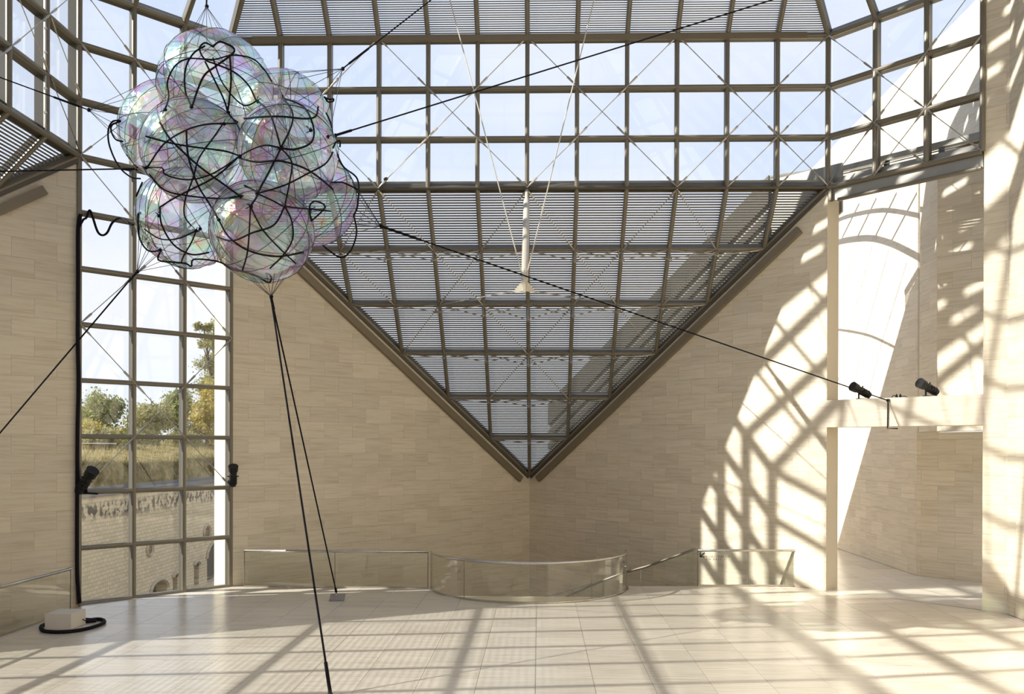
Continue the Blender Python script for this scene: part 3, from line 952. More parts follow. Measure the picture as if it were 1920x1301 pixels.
# sign on the glass
sg = empty('wayfinding_sign', (3.58, .40, .45), 'black arrow and small lettering stuck on the glass balustrade', 'sign')
def flat(px):
    return np.array([at_y(x, y, .405) for x, y in px])
A = lambda x, y: at_y(1290 + x / 14.456, 1020 + y / 14.456, .405)
mb = MB()
for quad in ([(318, 222), (345, 222), (345, 362), (318, 362)], [(318, 334), (448, 334), (448, 360), (318, 360)], [(326, 322), (444, 218), (466, 240), (348, 346)]):
    mb.prism([A(*q) for q in quad], (0, -.003, 0))
mb.build('arrow', MT['ink'], sg)
for txt, x, y in (('AUDITORIUM', 482, 362), ('GO EAST II', 482, 430)):
    cu = bpy.data.curves.new('lettering', 'FONT')
    cu.body = txt
    cu.size = .0545 * M
    cu.space_character = 1.62
    cu.extrude = .001
    tmp = bpy.data.objects.new('tmp', cu)
    COL.objects.link(tmp)
    bpy.context.view_layer.update()
    me = bpy.data.meshes.new_from_object(tmp.evaluated_get(bpy.context.evaluated_depsgraph_get()))
    bpy.data.objects.remove(tmp)
    me.materials.clear()
    me.materials.append(MT['ink'])
    o = bpy.data.objects.new('lettering', me)
    COL.objects.link(o)
    o['kind'] = 'stuff'
    o.parent = sg
    p = A(x, y) - np.array(sg['_b']) - np.array([0, .004, 0])
    o.location = tuple(p * M)
    o.rotation_euler = (math.pi / 2, 0, 0)

# ------------------------------------------------------------------ floor pieces
bx = empty('plinth_box', (-7.18, -3.86, 0), 'white plywood box on the floor ringed by a black hose', 'box')
b0 = MB().box((-7.18, -3.86, .118), (.205, 0, 0), (0, .21, 0), (0, 0, .114)).build('body', MT['white'], bx)
MB().box((-7.18, -3.86, .236), (.207, 0, 0), (0, .212, 0), (0, 0, .006)).build('lid', MT['white'], bx)
ho = empty('hose_ring', (-7.0, -3.8, 0), 'thick black hose lying in a loop around the white box', 'hose')
hp = [at_z(x, y, .028) for x, y in ((80, 1172), (78, 1180), (90, 1184), (120, 1184.5), (150, 1181), (172, 1176), (190, 1170), (196, 1165), (190, 1161), (176, 1161), (158, 1165))]
hp = hp[:11] + [np.array([-6.9, -3.5, .028]), np.array([-7.2, -3.42, .028]), np.array([-7.45, -3.6, .028])]
MB().tube(smooth_path(hp, 6, True), .028, 8, closed=True).build('hose', MT['hose'], ho, smooth=True)
q = at_z(159, 1178, .03)
MB().tube([q + (0, 0, .05), q + (-.02, -.02, -.0), q + (-.04, -.05, -.02)], .006, 5).build('cable_tie', MT['white'], ho)
MB().tube(smooth_path([(-6.97, -3.75, .10), (-6.9, -3.72, .06), (-6.75, -3.62, .05)], 4), .008, 5).build('lead', MT['hose'], ho)

an = empty('floor_anchor', (-3.5, -1.45, 0), 'grey steel anchor plate on the floor where the far tether ends', 'anchor plate')
c = at_z(632, 1126, .0)
ax = np.array([.135, .012, .0])
MB().box(c + (0, .02, .055), ax, (-.006, .10, .045), (0, -.004, .010)).build('plate', MT['anchor'], an)
MB().box(c + (0, .0, .018), ax * .9, (0, .08, 0), (0, 0, .017)).build('foot', MT['anchor'], an)
MB().tube([c + (-.03, .06, .08), c + (-.03, .06, .16)], .016, 8).build('eye', MT['inox'], an)
ANCH = c + np.array([-.03, .06, .15])

# ------------------------------------------------------------------ spotlights
def spot(label, p, aim, scale, feet, group=None):
    p, aim = np.array(p, float), np.array(aim, float)
    aim /= np.linalg.norm(aim)
    side = np.cross(aim, Zv)
    side /= np.linalg.norm(side)
    up = np.cross(side, aim)
    s_ = scale
    root = empty('spotlight', p, label, 'spotlight', group)
    MB().lathe(p - aim * .26 * s_, aim, [(0, .02 * s_), (.0, .075 * s_), (.06 * s_, .085 * s_), (.34 * s_, .085 * s_), (.36 * s_, .075 * s_), (.40 * s_, .075 * s_)], 14).build('body', MT['black'], root)
    MB().lathe(p + aim * .13 * s_, aim, [(0, .075 * s_), (.02 * s_, .105 * s_), (.16 * s_, .115 * s_), (.16 * s_, .09 * s_), (.05 * s_, .08 * s_)], 14).build('snoot', MT['black'], root)
    MB().lathe(p + aim * .235 * s_, aim, [(0, .08 * s_), (.01 * s_, .06 * s_)], 14).build('lens', MT['lens'], root)
    mb = MB()
    for k in (-.20, -.12, -.04):
        mb.lathe(p + aim * k * s_, aim, [(0, .085 * s_), (.005, .094 * s_), (.03 * s_, .094 * s_), (.035 * s_, .085 * s_)], 14)
    mb.build('cooling_rib', MT['black'], root)
    MB().tube([p + up * .07 * s_, p + up * .13 * s_], .016 * s_, 6).build('knob', MT['black'], root)
    MB().tube([p - side * .13 * s_, p + side * .13 * s_], .014 * s_, 6).build('pivot', MT['black'], root)
    for a, b in feet:
        MB().tube([p + np.array(a), p + np.array(b)], .016 * s_ + .003, 6).build('bracket', MT['black'], root)
    return root
lz = 3.80
def on_lintel(px, py, back=.2):
    q = on_plane(px, py, (1, 1, 0), 6.0 + back * 1.414)
    return q
for px_, py_, lab in ((1615, 737, 'black spotlight on the stone lintel, left of the pair'), (1741, 731, 'black spotlight on the stone lintel, right of the pair')):
    q = on_lintel(px_, py_)
    q[2] = max(q[2], lz + .165)
    h = q[2] - lz
    spot(lab, q, (-.80, -.35, .34), .84, [((-.05, .0, -.05), (-.05, .0, -h)), ((.14, 0, -.11), (.14, -.0, -h)), ((-.10, 0, -h + .01), (.2, 0, -h + .01))])
nin = np.array([S2, -S2, 0])
q = on_plane(160, 903, (-1, 1, 0), 6 - .22)
spot('black spotlight clamped at the left side of the tall window', q, (.55, -.25, .62), 1.0, [((0, 0, -.04), (-.03, .10, -.20)), ((-.06, 0, -.05), (-.12, .06, -.10)), ((-.12, .05, -.20), (.18, -.0 + .1, -.22))])
q = on_plane(437, 893, (-1, 1, 0), 6 - .25)
spot('black spotlight clamped at the right side of the tall window', q, (.18, -.45, .75), .85, [((0, .02, -.03), (-.10, .08, -.06)), ((-.10, .08, -.06), (-.16, .10, -.16))])
# cables and plugs on the lintel
cb = empty('lintel_cable', on_lintel(1680, 748), 'thin black cable with two plugs on the lintel between the spotlights', 'cable')
for pts in (((1665, 751), (1674, 750), (1672.5, 744), (1676, 741.5), (1680.5, 743), (1681, 747)), ((1688.5, 747), (1689, 743.5), (1698, 743.2), (1710, 748), (1722, 748.7), (1742, 747.3), (1750, 742))):
    MB().tube(smooth_path([on_lintel(x, y, .08) for x, y in pts], 5), .0075, 5).build('lead', MT['hose'], cb, smooth=True)
for x in (1681, 1688):
    q = on_lintel(x, 747, .08)
    MB().lathe((q[0], q[1], lz), (0, 0, 1), [(0, .022), (.04, .022), (.07, .010)], 8).build('plug', MT['black'], cb)
st = empty('lintel_strap', on_lintel(1665, 778, 0), 'black strap wrapped around the stone lintel holding the long tether', 'strap')
sA, sB, sC = on_lintel(1665, 751, -.012), on_lintel(1664, 803, -.012), on_lintel(1683, 803.5, .25)
MB().tube([sA + NRo * .5, sA, sB, sC], .013, 4).build('webbing', MT['black'], st)
MB().lathe(sA - (0, 0, .02), (0, 0, 1), [(0, .03), (.05, .03)], 8).build('shackle', MT['black'], st)
MB().tube([sA, on_lintel(1689, 802, -.01)], .004, 4).build('loose_cord', MT['white'], st)
# cable down the side of the tall window and its swag across
cw = empty('window_cable', (XL, L3[1], 0), 'black cable bundle hanging down the left side of the tall window', 'cable')
cpt = [on_plane(147 + dx, y, (-1, 1, 0), 6 - .10) for y, dx in ((402, 4), (430, -.5), (520, -.5), (640, -1), (720, .5), (800, -1.5), (900, -2), (1000, -2.5), (1080, -2), (1138, 2))]
cpt[-1][2] = max(cpt[-1][2], .03)
MB().tube(smooth_path(cpt, 5), .034, 6).build('cable', MT['hose'], cw, smooth=True)
cs = empty('swag_cable', on_plane(150, 425, (-1, 1, 0), 5.7), 'black hose looping in waves from the window edge to the bubble cluster', 'hose')
MB().tube(smooth_path([on_plane(x, y, (-1, 1, 0), 6 - .14 - max(0, x - 205) * .045) for x, y in ((148, 427), (156, 412), (162, 408), (168, 394), (174, 408), (183, 434), (192, 441), (201, 436), (209, 420), (217, 412), (226, 409), (236, 414), (247, 421), (255, 416), (258, 405), (263, 399))], 5), .021, 6).build('hose', MT['hose'], cs, smooth=True)
# two small sensors on the sill tube
for px_, py_, lab in ((723, 337, 'small dark sensor on the sill tube near the bubble cluster'), (1451, 341, 'small dark sensor on the sill tube near the right facet')):
    q = at_y(px_, py_, -.06)
    sn = empty('sensor', q, lab, 'sensor')
    MB().lathe(q - np.array([.03, 0, 0]), (1, -.3, .4), [(0, .025), (.05, .035), (.08, .02)], 8).build('housing', MT['steeld'], sn)
    MB().tube([q, q + (.0, .03, -.10)], .012, 6).build('stem', MT['steeld'], sn)

# ------------------------------------------------------------------ the bubble cluster
YB = -4.5
BUB = [  # px, py, radius px, depth offset
    (405, 166, 104, .05), (322, 248, 93, .45), (530, 226, 91, .35), (364, 283, 95, -.45), (541, 285, 92, -.55),
    (351, 410, 92, .10), (492, 434, 95, -.40), (578, 372, 90, .45), (448, 300, 100, .95)]
cl = empty('bubble_sculpture', at_y(450, 300, YB), 'hanging cluster of clear iridescent bubbles tied in black net ropes', 'sculpture')
SPH = []
for n, (px_, py_, r, dy) in enumerate(BUB):
    c = at_y(px_, py_, YB + dy)
    R = r * np.dot(c - CAM, FW) / F
    SPH.append((c, R))
rng = random.Random(5)
def bubble(c, R):
    """slightly quilted sphere: the film bulges between the net cords"""
    bm = bmesh.new()
    bmesh.ops.create_uvsphere(bm, u_segments=48, v_segments=24, radius=1.)
    a1, a2 = rng.random() * 6, rng.random() * 6
    axis = Vector((rng.uniform(-1, 1), rng.uniform(-1, 1), rng.uniform(.2, 1))).normalized()
    q = Vector((0, 0, 1)).rotation_difference(axis)
    for v in bm.verts:
        th, ph = math.atan2(v.co.y, v.co.x), math.acos(max(-1, min(1, v.co.z)))
        k = 1 - .022 * (1 - abs(math.sin(th * 5 + a1))) * math.sin(ph) - .05 * max(0, abs(v.co.z) - .9) / .1 * .6
        v.co = q @ (v.co * k)
    me = bpy.data.meshes.new('bubble')
    for v in bm.verts:
        v.co = v.co * R * M
    bm.to_mesh(me)
    bm.free()
    me.polygons.foreach_set('use_smooth', [True] * len(me.polygons))
    me.materials.append(MT['film'])
    o = link('bubble', me, cl, c)
    o['_b'] = tuple(c)
    # thin cords running from pole to pole
    mb = MB()
    ax = np.array(axis)
    u = np.cross(ax, (.3, .9, .1))
    u /= np.linalg.norm(u)
    w_ = np.cross(ax, u)
    for k in range(14):
        a = 2 * math.pi * (k + rng.random() * .5) / 14
        e_ = math.cos(a) * u + math.sin(a) * w_
        mb.tube([c + R * 1.003 * (math.cos(t) * ax + math.sin(t) * e_) for t in np.linspace(.03, math.pi - .03, 18)], .0035, 4)
    for k in range(5):
        n_ = np.array([rng.gauss(0, 1) for _ in range(3)])
        n_ /= np.linalg.norm(n_)
        p_ = np.cross(n_, (.2, .5, .8))
        p_ /= np.linalg.norm(p_)
        q_ = np.cross(n_, p_)
        mb.tube([c + R * 1.004 * (math.cos(t) * p_ + math.sin(t) * q_) for t in np.linspace(0, 2 * math.pi, 33)[:-1]], .0052, 4, closed=True)
    mb.build('cord_net', MT['cord'], o, kind='stuff')
for c, R in SPH:
    bubble(c, R)
def hug(x, y, off=1.012):
    """nearest bubble surface under a pixel, else the depth of the cluster"""
    d = ray(x, y)
    best = None
    for c, R in SPH:
        oc = CAM - c
        a, b, cc = d @ d, 2 * d @ oc, oc @ oc - (R * off) ** 2
        D = b * b - 4 * a * cc
        if D > 0:
            t = (-b - math.sqrt(D)) / (2 * a)
            best = t if best is None else min(best, t)
    return best
ROPES = [
    [(540, 75), (500, 55), (472, 85), (500, 140), (560, 165), (650, 205), (720, 270), (760, 350)],
    [(625, 115), (632, 250), (615, 408)],
    [(540, 75), (580, 50), (650, 95), (560, 170), (490, 230), (432, 382)],
    [(432, 382), (400, 300), (400, 190), (440, 110), (500, 70)],
    [(297, 395), (315, 330), (310, 250), (350, 170), (420, 135), (540, 140), (640, 118), (740, 135), (800, 190), (838, 250)],
    [(592, 465), (500, 470), (400, 500), (290, 570), (205, 690)],
    [(205, 690), (280, 690), (300, 725), (400, 750), (500, 735), (590, 690), (675, 630)],
    [(675, 630), (740, 595), (810, 575), (885, 590)],
    [(675, 630), (600, 605), (450, 585), (330, 565), (200, 530)],
    [(592, 465), (540, 540), (470, 640), (440, 740), (400, 850), (395, 930), (430, 985)],
    [(765, 820), (830, 700), (885, 590), (940, 470), (940, 400), (895, 335)],
    [(885, 590), (860, 500), (830, 420), (790, 370), (762, 350)],
    [(675, 640), (760, 660), (880, 655), (1000, 690), (1080, 740), (1150, 800)],
    [(765, 820), (900, 780), (1020, 720), (1110, 670), (1150, 610)],
    [(680, 835), (590, 770), (480, 690), (400, 620), (320, 540), (270, 460)],
    [(680, 835), (560, 845), (400, 830), (290, 800), (215, 720)],
    [(730, 885), (765, 820), (700, 780)],
    [(730, 885), (725, 1000), (715, 1120), (690, 1210)],
    [(730, 885), (790, 1000), (880, 1100), (960, 1175)],
    [(905, 885), (940, 960), (945, 1050), (900, 1130), (830, 1200)],
    [(905, 885), (850, 980), (740, 1020), (640, 1060), (560, 1040)],
    [(570, 955), (620, 1040), (720, 1110), (860, 1140), (1000, 1120)],
    [(570, 955), (520, 870), (470, 790), (430, 690), (410, 600), (405, 500)],
    [(455, 1010), (430, 1070), (390, 1140), (380, 1170)],
    [(455, 1010), (360, 1050), (270, 1050), (190, 1000)],
    [(270, 890), (350, 840), (450, 790), (560, 730), (675, 630)],
    [(895, 335), (1000, 380), (1050, 480), (1040, 560), (960, 595), (885, 590)],
    [(700, 440), (800, 430), (900, 430), (1000, 440), (1060, 430), (1075, 380)],
    [(885, 590), (940, 660), (930, 760), (905, 885)],
    [(615, 408), (640, 440), (665, 462), (592, 465)],
    [(540, 130), (590, 260), (690, 370), (762, 350)],
    [(500, 150), (590, 330), (615, 408)],
    [(765, 820), (850, 860), (905, 885), (1040, 900), (1140, 910)],
    [(270, 890), (280, 980), (340, 1080), (430, 1130), (520, 1120)],
    [(1040, 960), (1110, 890), (1060, 860), (1030, 890), (1040, 960)],
]
LOOSE = [
    [(1115, 410), (1140, 470), (1160, 580), (1200, 680), (1275, 750), (1275, 880), (1255, 930)],
    [(1140, 765), (1200, 765), (1275, 800)],
    [(1255, 930), (1270, 1020), (1240, 1110), (1190, 1145), (1130, 1110), (1100, 1085)],
    [(160, 920), (165, 1040), (210, 1110), (270, 1110)],
    [(270, 1120), (265, 1160), (350, 1170), (400, 1175), (430, 1190), (445, 1155), (560, 1165), (640, 1200), (760, 1240), (820, 1272), (836, 1255), (828, 1232), (806, 1226)],
    [(70, 450), (30, 455), (8, 500), (15, 580), (60, 680), (120, 735), (172, 745)],
    [(70, 455), (30, 470), (22, 500), (45, 545), (82, 556)],
    [(150, 835), (165, 800), (182, 762)],
    [(1110, 335), (1125, 355), (1150, 352), (1152, 340), (1130, 342), (1105, 330)],
    [(1150, 590), (1165, 560), (1185, 555), (1185, 585)],
]
def px2(p): return 200 + p[0] / 2.71, 60 + p[1] / 2.71
for R_, loose in [(r, False) for r in ROPES] + [(r, True) for r in LOOSE]:
    pts = smooth_path([np.array(px2(p)) for p in R_], 7)
    ts = [hug(*p) for p in pts]
    good = [t for t in ts if t is not None]
    dflt = min(good) if (good and loose) else (np.mean(good) if good else 12.1)
    ts = [t if t is not None else dflt for t in ts]
    for _ in range(2):       # ropes pull taut over the gaps between bubbles
        ts = [min(ts[i], .5 * (ts[max(i - 2, 0)] + ts[min(i + 2, len(ts) - 1)]) + .06) for i in range(len(ts))]
    if loose:
        m_ = np.mean(ts)
        ts = [.7 * t + .3 * m_ for t in ts]
    MB().tube([CAM + ray(*p) * t for p, t in zip(pts, ts)], (.0135, .0105, .012)[len(R_) % 3] if not loose else .0125, 6).build('net_rope', MT['rope'], cl, smooth=True)
KN = [(432, 382), (615, 408), (592, 465), (297, 395), (762, 350), (885, 590), (675, 630), (205, 690), (765, 820), (680, 835), (730, 885), (905, 885), (570, 955), (455, 1010), (270, 935), (895, 335), (1040, 500), (1130, 530), (480, 1000), (1040, 900), (270, 1108)]
for k in KN:
    x, y = px2(k)
    p = CAM + ray(x, y) * ((hug(x, y) or 12.2) - .01)
    mb = MB().lathe(p - (0, 0, .02), (rng.uniform(-1, 1), rng.uniform(-1, 1), 1), [(0, .008), (.012, .026), (.03, .026), (.045, .010)], 7)
    for _ in range(3):
        mb.tube([p, p + np.array([rng.uniform(-.07, .07), -.02, rng.uniform(-.07, .07)])], .006, 4)
    mb.build('knot', MT['rope'], cl)
    # fine strings gathering at the knot
# ------------------------------------------------------------------ tethers
def bp(x, y, dy=0):
    t = hug(x, y)
    return CAM + ray(x, y) * t if t else at_y(x, y, YB + dy)
def tether(label, knot, far, fan, r=.0125, kd=0., extra=()):
    k = np.array(knot, float)
    root = empty('tether_rope', k, label, 'rope')
    for f in far:
        MB().tube([k, f], r, 6).build('rope', MT['rope'], root)
    MB().lathe(k - np.array([0, 0, .03]), (.2, 0, 1), [(0, .008), (.015, .028), (.045, .028), (.06, .010)], 8).build('knot', MT['rope'], root)
    for q in fan:
        MB().tube([k, bp(*q)], .0042, 4).build('strand', MT['cord'], root)
    for a, b, rr in extra:
        MB().tube([a, b], rr, 6).build('splice', MT['rope'], root)
    return root
k = at_y(508, 556, YB)
t2 = at_z(619, 1298, .03)
tether('pair of black tethers running from the bottom of the bubbles to the floor', k, [ANCH, t2], [(440, 500), (455, 506), (470, 515), (485, 520), (500, 514), (515, 512), (530, 508), (545, 500), (560, 488)], .0135,
       extra=[(k, k * .965 + np.array(ANCH) * .035, .022), (t2, t2 * .94 + k * .06, .022), (ANCH, ANCH * .985 + k * .015, .024)])
fa = empty('floor_anchor', t2 - np.array([0, 0, .03]), 'small dark anchor ring where the near tether meets the floor at the bottom edge', 'anchor')
MB().lathe(t2 - np.array([0, 0, .03]), (0, 0, 1), [(0, .03), (.02, .03), (.03, .02), (.06, .02)], 10).build('ring', MT['black'], fa)
k = at_y(387, 12, YB)
tether('rope holding the bubbles up, fanning out above the topmost bubble', k, [k + np.array([.15, .1, 6.2])], [(330, 105), (350, 92), (370, 85), (388, 84), (405, 83), (425, 88), (440, 95), (455, 105)], .012)
k = at_y(642, 129, YB + .3)
far = at_y(870, -48, YB + 1.5)
tether('rope from the upper right bubble slanting up across the glazed band', k, [far], [(500, 138), (530, 140), (560, 148), (585, 160), (600, 180), (612, 215), (620, 240)], .011, extra=[(k + (far - k) * .05, k + (far - k) * .20, .018)])
k = at_y(628, 254, YB + .1)
far = at_y(1560, -35, YB + 2.0)
tether('long rope from the right bubble rising to the upper right corner', k, [far], [(600, 240), (610, 262), (612, 250)], .0115, extra=[(k, k + (far - k) * .03, .019)])
k = at_y(714, 424, YB + .3)
tether('long black tether from the lower right bubble to the stone lintel', k, [sA], [(655, 330), (662, 345), (668, 365), (664, 390), (650, 420), (630, 445), (655, 405)], .0115, extra=[(k, k + (sA - k) * .06, .020)])
k = at_y(166, 206, YB + .1)
far = on_plane(-60, 123, (1, 0, 0), XL + .1)
tether('tether from the left bubble to the side glazing above its louvres', k, [far], [(262, 160), (255, 180), (240, 200), (232, 215), (230, 240), (236, 265), (250, 290)], .009, extra=[(k + (far - k) * .08, k + (far - k) * .30, .016)])
k = at_y(256, 316, YB - .2)
far = on_plane(-40, 322, (1, 0, 0), XL + .1)
tether('level tether from the left bubble to the left edge of the photo', k, [far], [(274, 315), (278, 330)], .011, extra=[(k, k + (far - k) * .09, .020)])
k = at_y(257, 509, YB + .2)
far = on_plane(-20, 835, (1, 0, 0), XL + .05)
tether('tether from the lower left bubble slanting down across the tall window', k, [far], [(262, 420), (268, 440), (280, 455), (300, 470), (320, 482), (345, 492), (285, 462)], .0115, extra=[(k, k + (far - k) * .06, .018)])

# ------------------------------------------------------------------ outside the tall window
FX = -20.0
fw_o = empty('fort_wall', (FX, 30, -9), 'old fortification wall of pale masonry seen through the tall window', 'wall')
body = MB().box((FX - .5, 31, -4.3), (.5, 0, 0), (0, 25, 0), (0, 0, 4.78)).build('masonry', MT['masonry'], fw_o)
cut = MB()
holes = []
def disc_pts(y, z, r, n=20): return [np.array([FX + .1, y + r * math.cos(a), z + r * math.sin(a)]) for a in np.linspace(0, 2 * math.pi, n, endpoint=False)]
def arch_pts(y, z, w_, h, n=10):
    return [np.array([FX + .1, y + w_, z]), ] + [np.array([FX + .1, y + w_ * math.cos(a), z + h + w_ * .55 * math.sin(a)]) for a in np.linspace(0, math.pi, n)] + [np.array([FX + .1, y - w_, z])]
shapes = [disc_pts(26.3, -2.54, .30), disc_pts(33.8, -2.42, .42), arch_pts(27.4, -5.6, .95, .75), arch_pts(29.4, -5.5, .30, 1.05), arch_pts(32.3, -5.4, .35, 1.2), arch_pts(35.6, -5.6, 1.7, 1.6), arch_pts(24.6, -5.6, .5, .3)]
for sh in shapes:
    cut.prism(sh, (-.75, 0, 0))
cu_ = cut.build('cutter', MT['hole'])
mod = body.modifiers.new('b', 'BOOLEAN')
mod.operation = 'DIFFERENCE'
mod.object = cu_
mod.solver = 'EXACT'
cu_.location = body.matrix_world.translation * 0
bpy.context.view_layer.update()
me = bpy.data.meshes.new_from_object(body.evaluated_get(bpy.context.evaluated_depsgraph_get()))
body.modifiers.clear()
body.data = me
bpy.data.objects.remove(cu_)
for n, sh in enumerate(shapes):
    cen = np.mean(sh, axis=0)
    ring = [cen + (p - cen) * 1.16 - (.06, 0, 0) for p in sh]
    inner = [p - np.array([.06, 0, 0]) for p in sh]
    if n >= 2:
        inner, ring = inner[1:-1], ring[1:-1]
    MB().tube([(a + b) / 2 for a, b in zip(ring, inner)], .09 if n < 2 else .10, 4, closed=n < 2).build('stone_surround', MT['trimstone'], fw_o)
    MB().prism([p - np.array([.70, 0, 0]) for p in sh], (-.04, 0, 0)).build('recess', MT['hole'], fw_o)
MB().box((FX - .35, 31, .60), (.42, 0, 0), (0, 25, 0), (0, 0, .10)).build('coping', MT['coping'], fw_o)
MB().box((FX - .8, 31, .78), (.10, 0, 0), (0, 25, 0), (0, 0, .10)).build('kerb', MT['coping'], fw_o)
# grass bank
gb = empty('grass_bank', (FX - 1, 30, .6), 'dry grass bank rising behind the fortification wall', 'bank')
prof = [(-21.05, .6), (-21.15, 1.1), (-21.3, 1.6), (-21.5, 2.0), (-22.6, 2.3), (-24.5, 2.6), (-27, 2.95), (-31, 3.1), (-48, 3.2)]
ys = np.linspace(8, 74, 90)
rg = random.Random(3)
vs, fs = [], []
for y in ys:
    for x, z in prof:
        vs.append((x + .12 * math.sin(y * 1.3) * (z > .7) + rg.uniform(-.05, .05), y, z + rg.uniform(-.06, .06) * (z > .7) + .1 * math.sin(y * .37)))
k = len(prof)
for i in range(len(ys) - 1):
    for j in range(k - 1):
        fs.append((i * k + j, i * k + j + 1, (i + 1) * k + j + 1, (i + 1) * k + j))
MB().add(vs, [q[::-1] for q in fs]).build('turf', MT['grass'], gb)
mb = MB()
ms = MB()
for _ in range(9000):
    u = rg.random()
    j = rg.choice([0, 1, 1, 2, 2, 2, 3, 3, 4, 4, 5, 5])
    x0, z0 = prof[j]
    x1, z1 = prof[j + 1]
    y = rg.uniform(17, 52)
    p = np.array([x0 + u * (x1 - x0), y, z0 + u * (z1 - z0) + .1 * math.sin(y * .37) - .03])
    h, wd = rg.uniform(.16, .42), rg.uniform(.012, .03)
    a = rg.uniform(-.2, .2)
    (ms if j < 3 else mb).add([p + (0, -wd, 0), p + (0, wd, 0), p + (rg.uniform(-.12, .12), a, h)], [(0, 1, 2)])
mb.build('grass_blades', MT['blade'], gb, kind='stuff')
ms.build('shaded_blades', MT['shaded_blades'], gb, kind='stuff')  # blades of the steep front, coloured as if in shade
MB().box((-26.0, 20, 2.98), (.35, 0, 0), (0, 14, 0), (0, 0, .03)).build('footpath', MT['white'], gb)
def tree(name, label, base, H, crown, mat, seed, n=5200, leaf=.11):
    """crown: list of (offset, radii) ellipsoids above the base"""
    r_ = random.Random(seed)
    base = np.array(base, float)
    root = empty(name, base, label, 'tree', None)
    mb = MB().tube([base, base + (r_.uniform(-.1, .1), 0, H * .35), base + (r_.uniform(-.2, .2), .1, H * .62), base + (0, 0, H * .93)], [H * .028, H * .022, H * .014, H * .004], 7)
    mb.build('trunk', MT['bark'], root)
    mb = MB()
    for off, rad in crown:
        tgt = base + np.array(off)
        s0 = base + Zv * max(.3, off[2] * .55)
        mb.tube([s0, (s0 + tgt) / 2 + (r_.uniform(-.15, .15), 0, .1), tgt], [H * .011, H * .008, H * .003], 5)
        for _ in range(5):
            e_ = tgt + np.array([r_.gauss(0, .5) * rad[i] for i in range(3)])
            mb.tube([(s0 + tgt) / 2, e_], [H * .005, H * .0015], 4)
    mb.build('branches', MT['bark'], root, kind='stuff')
    vol = [a[1][0] * a[1][1] * a[1][2] for a in crown]
    mb = MB()
    clumps = []
    for (off, rad), v_ in zip(crown, vol):
        for _ in range(max(6, int(70 * v_ / sum(vol)))):
            d_ = np.array([r_.gauss(0, 1) for _ in range(3)])
            d_ /= np.linalg.norm(d_)
            clumps.append((base + np.array(off) + d_ * np.array(rad) * (r_.random() ** .4), .24 * min(rad) + .08))
    for _ in range(n):
        c_, s_ = r_.choice(clumps)
        p = c_ + np.array([r_.gauss(0, s_), r_.gauss(0, s_), r_.gauss(0, s_ * .8)])
        a = np.array([r_.gauss(0, 1) for _ in range(3)])
        a /= np.linalg.norm(a)
        b = np.cross(a, (r_.random(), r_.random(), r_.random() + .1))
        b /= np.linalg.norm(b)
        l = leaf * r_.uniform(.6, 1.3)
        mb.add([p - a * l, p + b * l * .55, p + a * l, p - b * l * .55], [(0, 1, 2, 3)])
    mb.build('foliage', mat, root, kind='stuff')
    return root
def tp(px_, X):
    d_ = ray(px_, 842)
    t = (X - CAM[0]) / d_[0]
    return (CAM + d_ * t)[1]
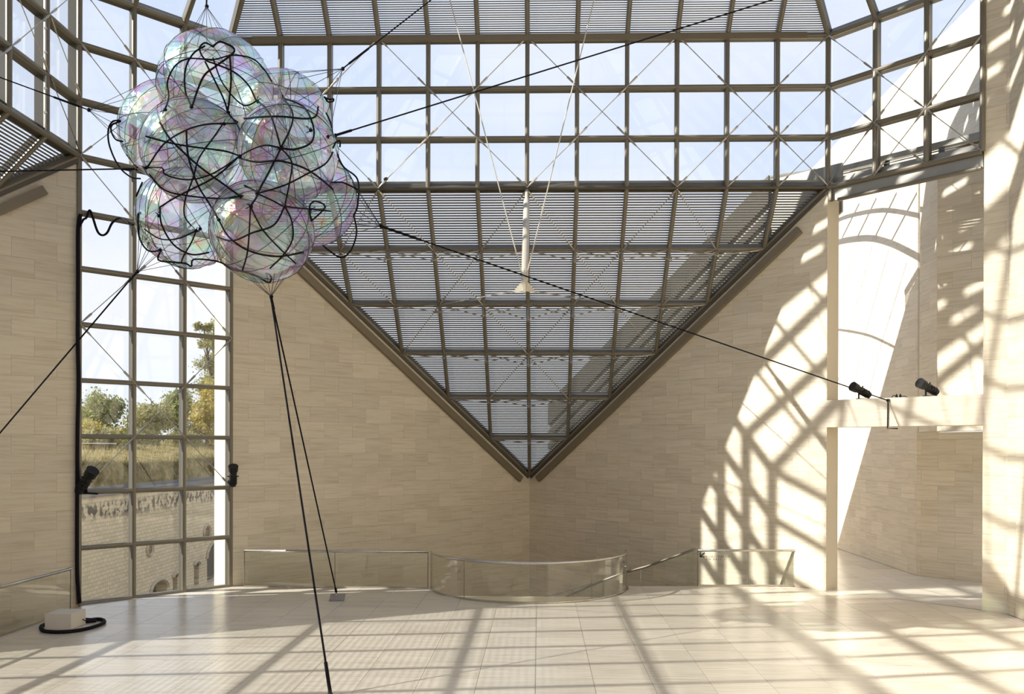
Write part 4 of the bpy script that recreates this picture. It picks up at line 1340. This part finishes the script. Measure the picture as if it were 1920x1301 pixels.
T_ = [
    ('rounded pale green tree behind the bank, in the left column of window panes', 'leaf1', 188, -30, 3.9, [((0, 0, 2.0), (1.0, 1.6, 1.3)), ((0, .9, 2.6), (.9, 1.0, 1.0)), ((0, -.9, 1.7), (.9, 1.0, 1.1))], 1),
    ('broad olive green tree in the middle column of window panes', 'leaf2', 282, -30, 3.9, [((0, 0, 1.8), (1., 1.9, 1.3)), ((0, 1.6, 2.2), (.9, 1.2, 1.2)), ((0, -1.5, 1.5), (.9, 1.2, 1.0))], 2),
    ('dark green tree between the middle and right columns of panes', 'leaf1', 332, -31, 5.2, [((0, 0, 2.6), (1., 1.7, 1.6)), ((0, .8, 3.6), (.9, 1.2, 1.2))], 3),
    ('golden autumn bush standing tall in the right column of panes', 'leaf3', 388, -27, 5.2, [((0, 0, 2.2), (1., 1.7, 2.0)), ((0, .6, 3.6), (.9, 1.3, 1.4)), ((0, -.9, 1.6), (.9, 1.3, 1.3))], 4),
    ('tall loose tree rising highest, cut off by the white window reveal', 'leaf2', 400, -30, 11.5, [((0, .3, 5.4), (1.2, 2.4, 1.2)), ((0, -.6, 7.2), (1., 1.9, .8)), ((0, 1.2, 8.2), (1., 1.8, .9)), ((0, -1.8, 9.2), (.8, 1.5, .5)), ((0, .8, 9.9), (1., 2.0, .7)), ((0, 1.6, 11.2), (.8, 1.1, .7)), ((0, -2.4, 10.6), (.6, .9, .35))], 5),
    ('low shrub at the foot of the trees on the far left', 'leaf3', 165, -27.5, 1.6, [((0, 0, .6), (.6, 1.4, .6))], 6),
    ('low shrub below the middle trees', 'leaf3', 240, -28, 1.5, [((0, 0, .55), (.6, 1.9, .55))], 7),
    ('long low hedge under the pale green tree in the left column of panes', 'leaf2', 190, -26.6, 1.4, [((0, 0, .35), (.4, 2.6, .45))], 9),
    ('long low hedge under the middle trees, right of the other hedge', 'leaf1', 268, -26.6, 1.4, [((0, 0, .35), (.4, 2.8, .5))], 10),
    ('long low hedge at the right end of the bank, by the white reveal', 'leaf2', 345, -26.6, 1.5, [((0, 0, .4), (.4, 3.2, .55))], 11),
    ('low bush filling in under the golden one', 'leaf1', 355, -28, 1.9, [((0, 0, .7), (.7, 2.4, .8))], 8),
]
for lab, mt, px_, X, H, cr_, sd in T_:
    tree('shrub' if H < 2.5 else 'tree', lab, (X, tp(px_, X), 3.0), H, cr_, MT[mt], sd, n=9000 if H > 10 else (5200 if H > 2.5 else 2200), leaf=.13 if H > 2.5 else .10)
MB().box((-14, 35, -9.1), (60, 0, 0), (0, 70, 0), (0, 0, .1)).build('ground', MT['grass'], kind='structure')
print('objects', len(bpy.data.objects), 'tris', sum(len(p.vertices) - 2 for m_ in bpy.data.meshes for p in m_.polygons))
for o in bpy.data.objects:
    if '_b' in o:
        del o['_b']
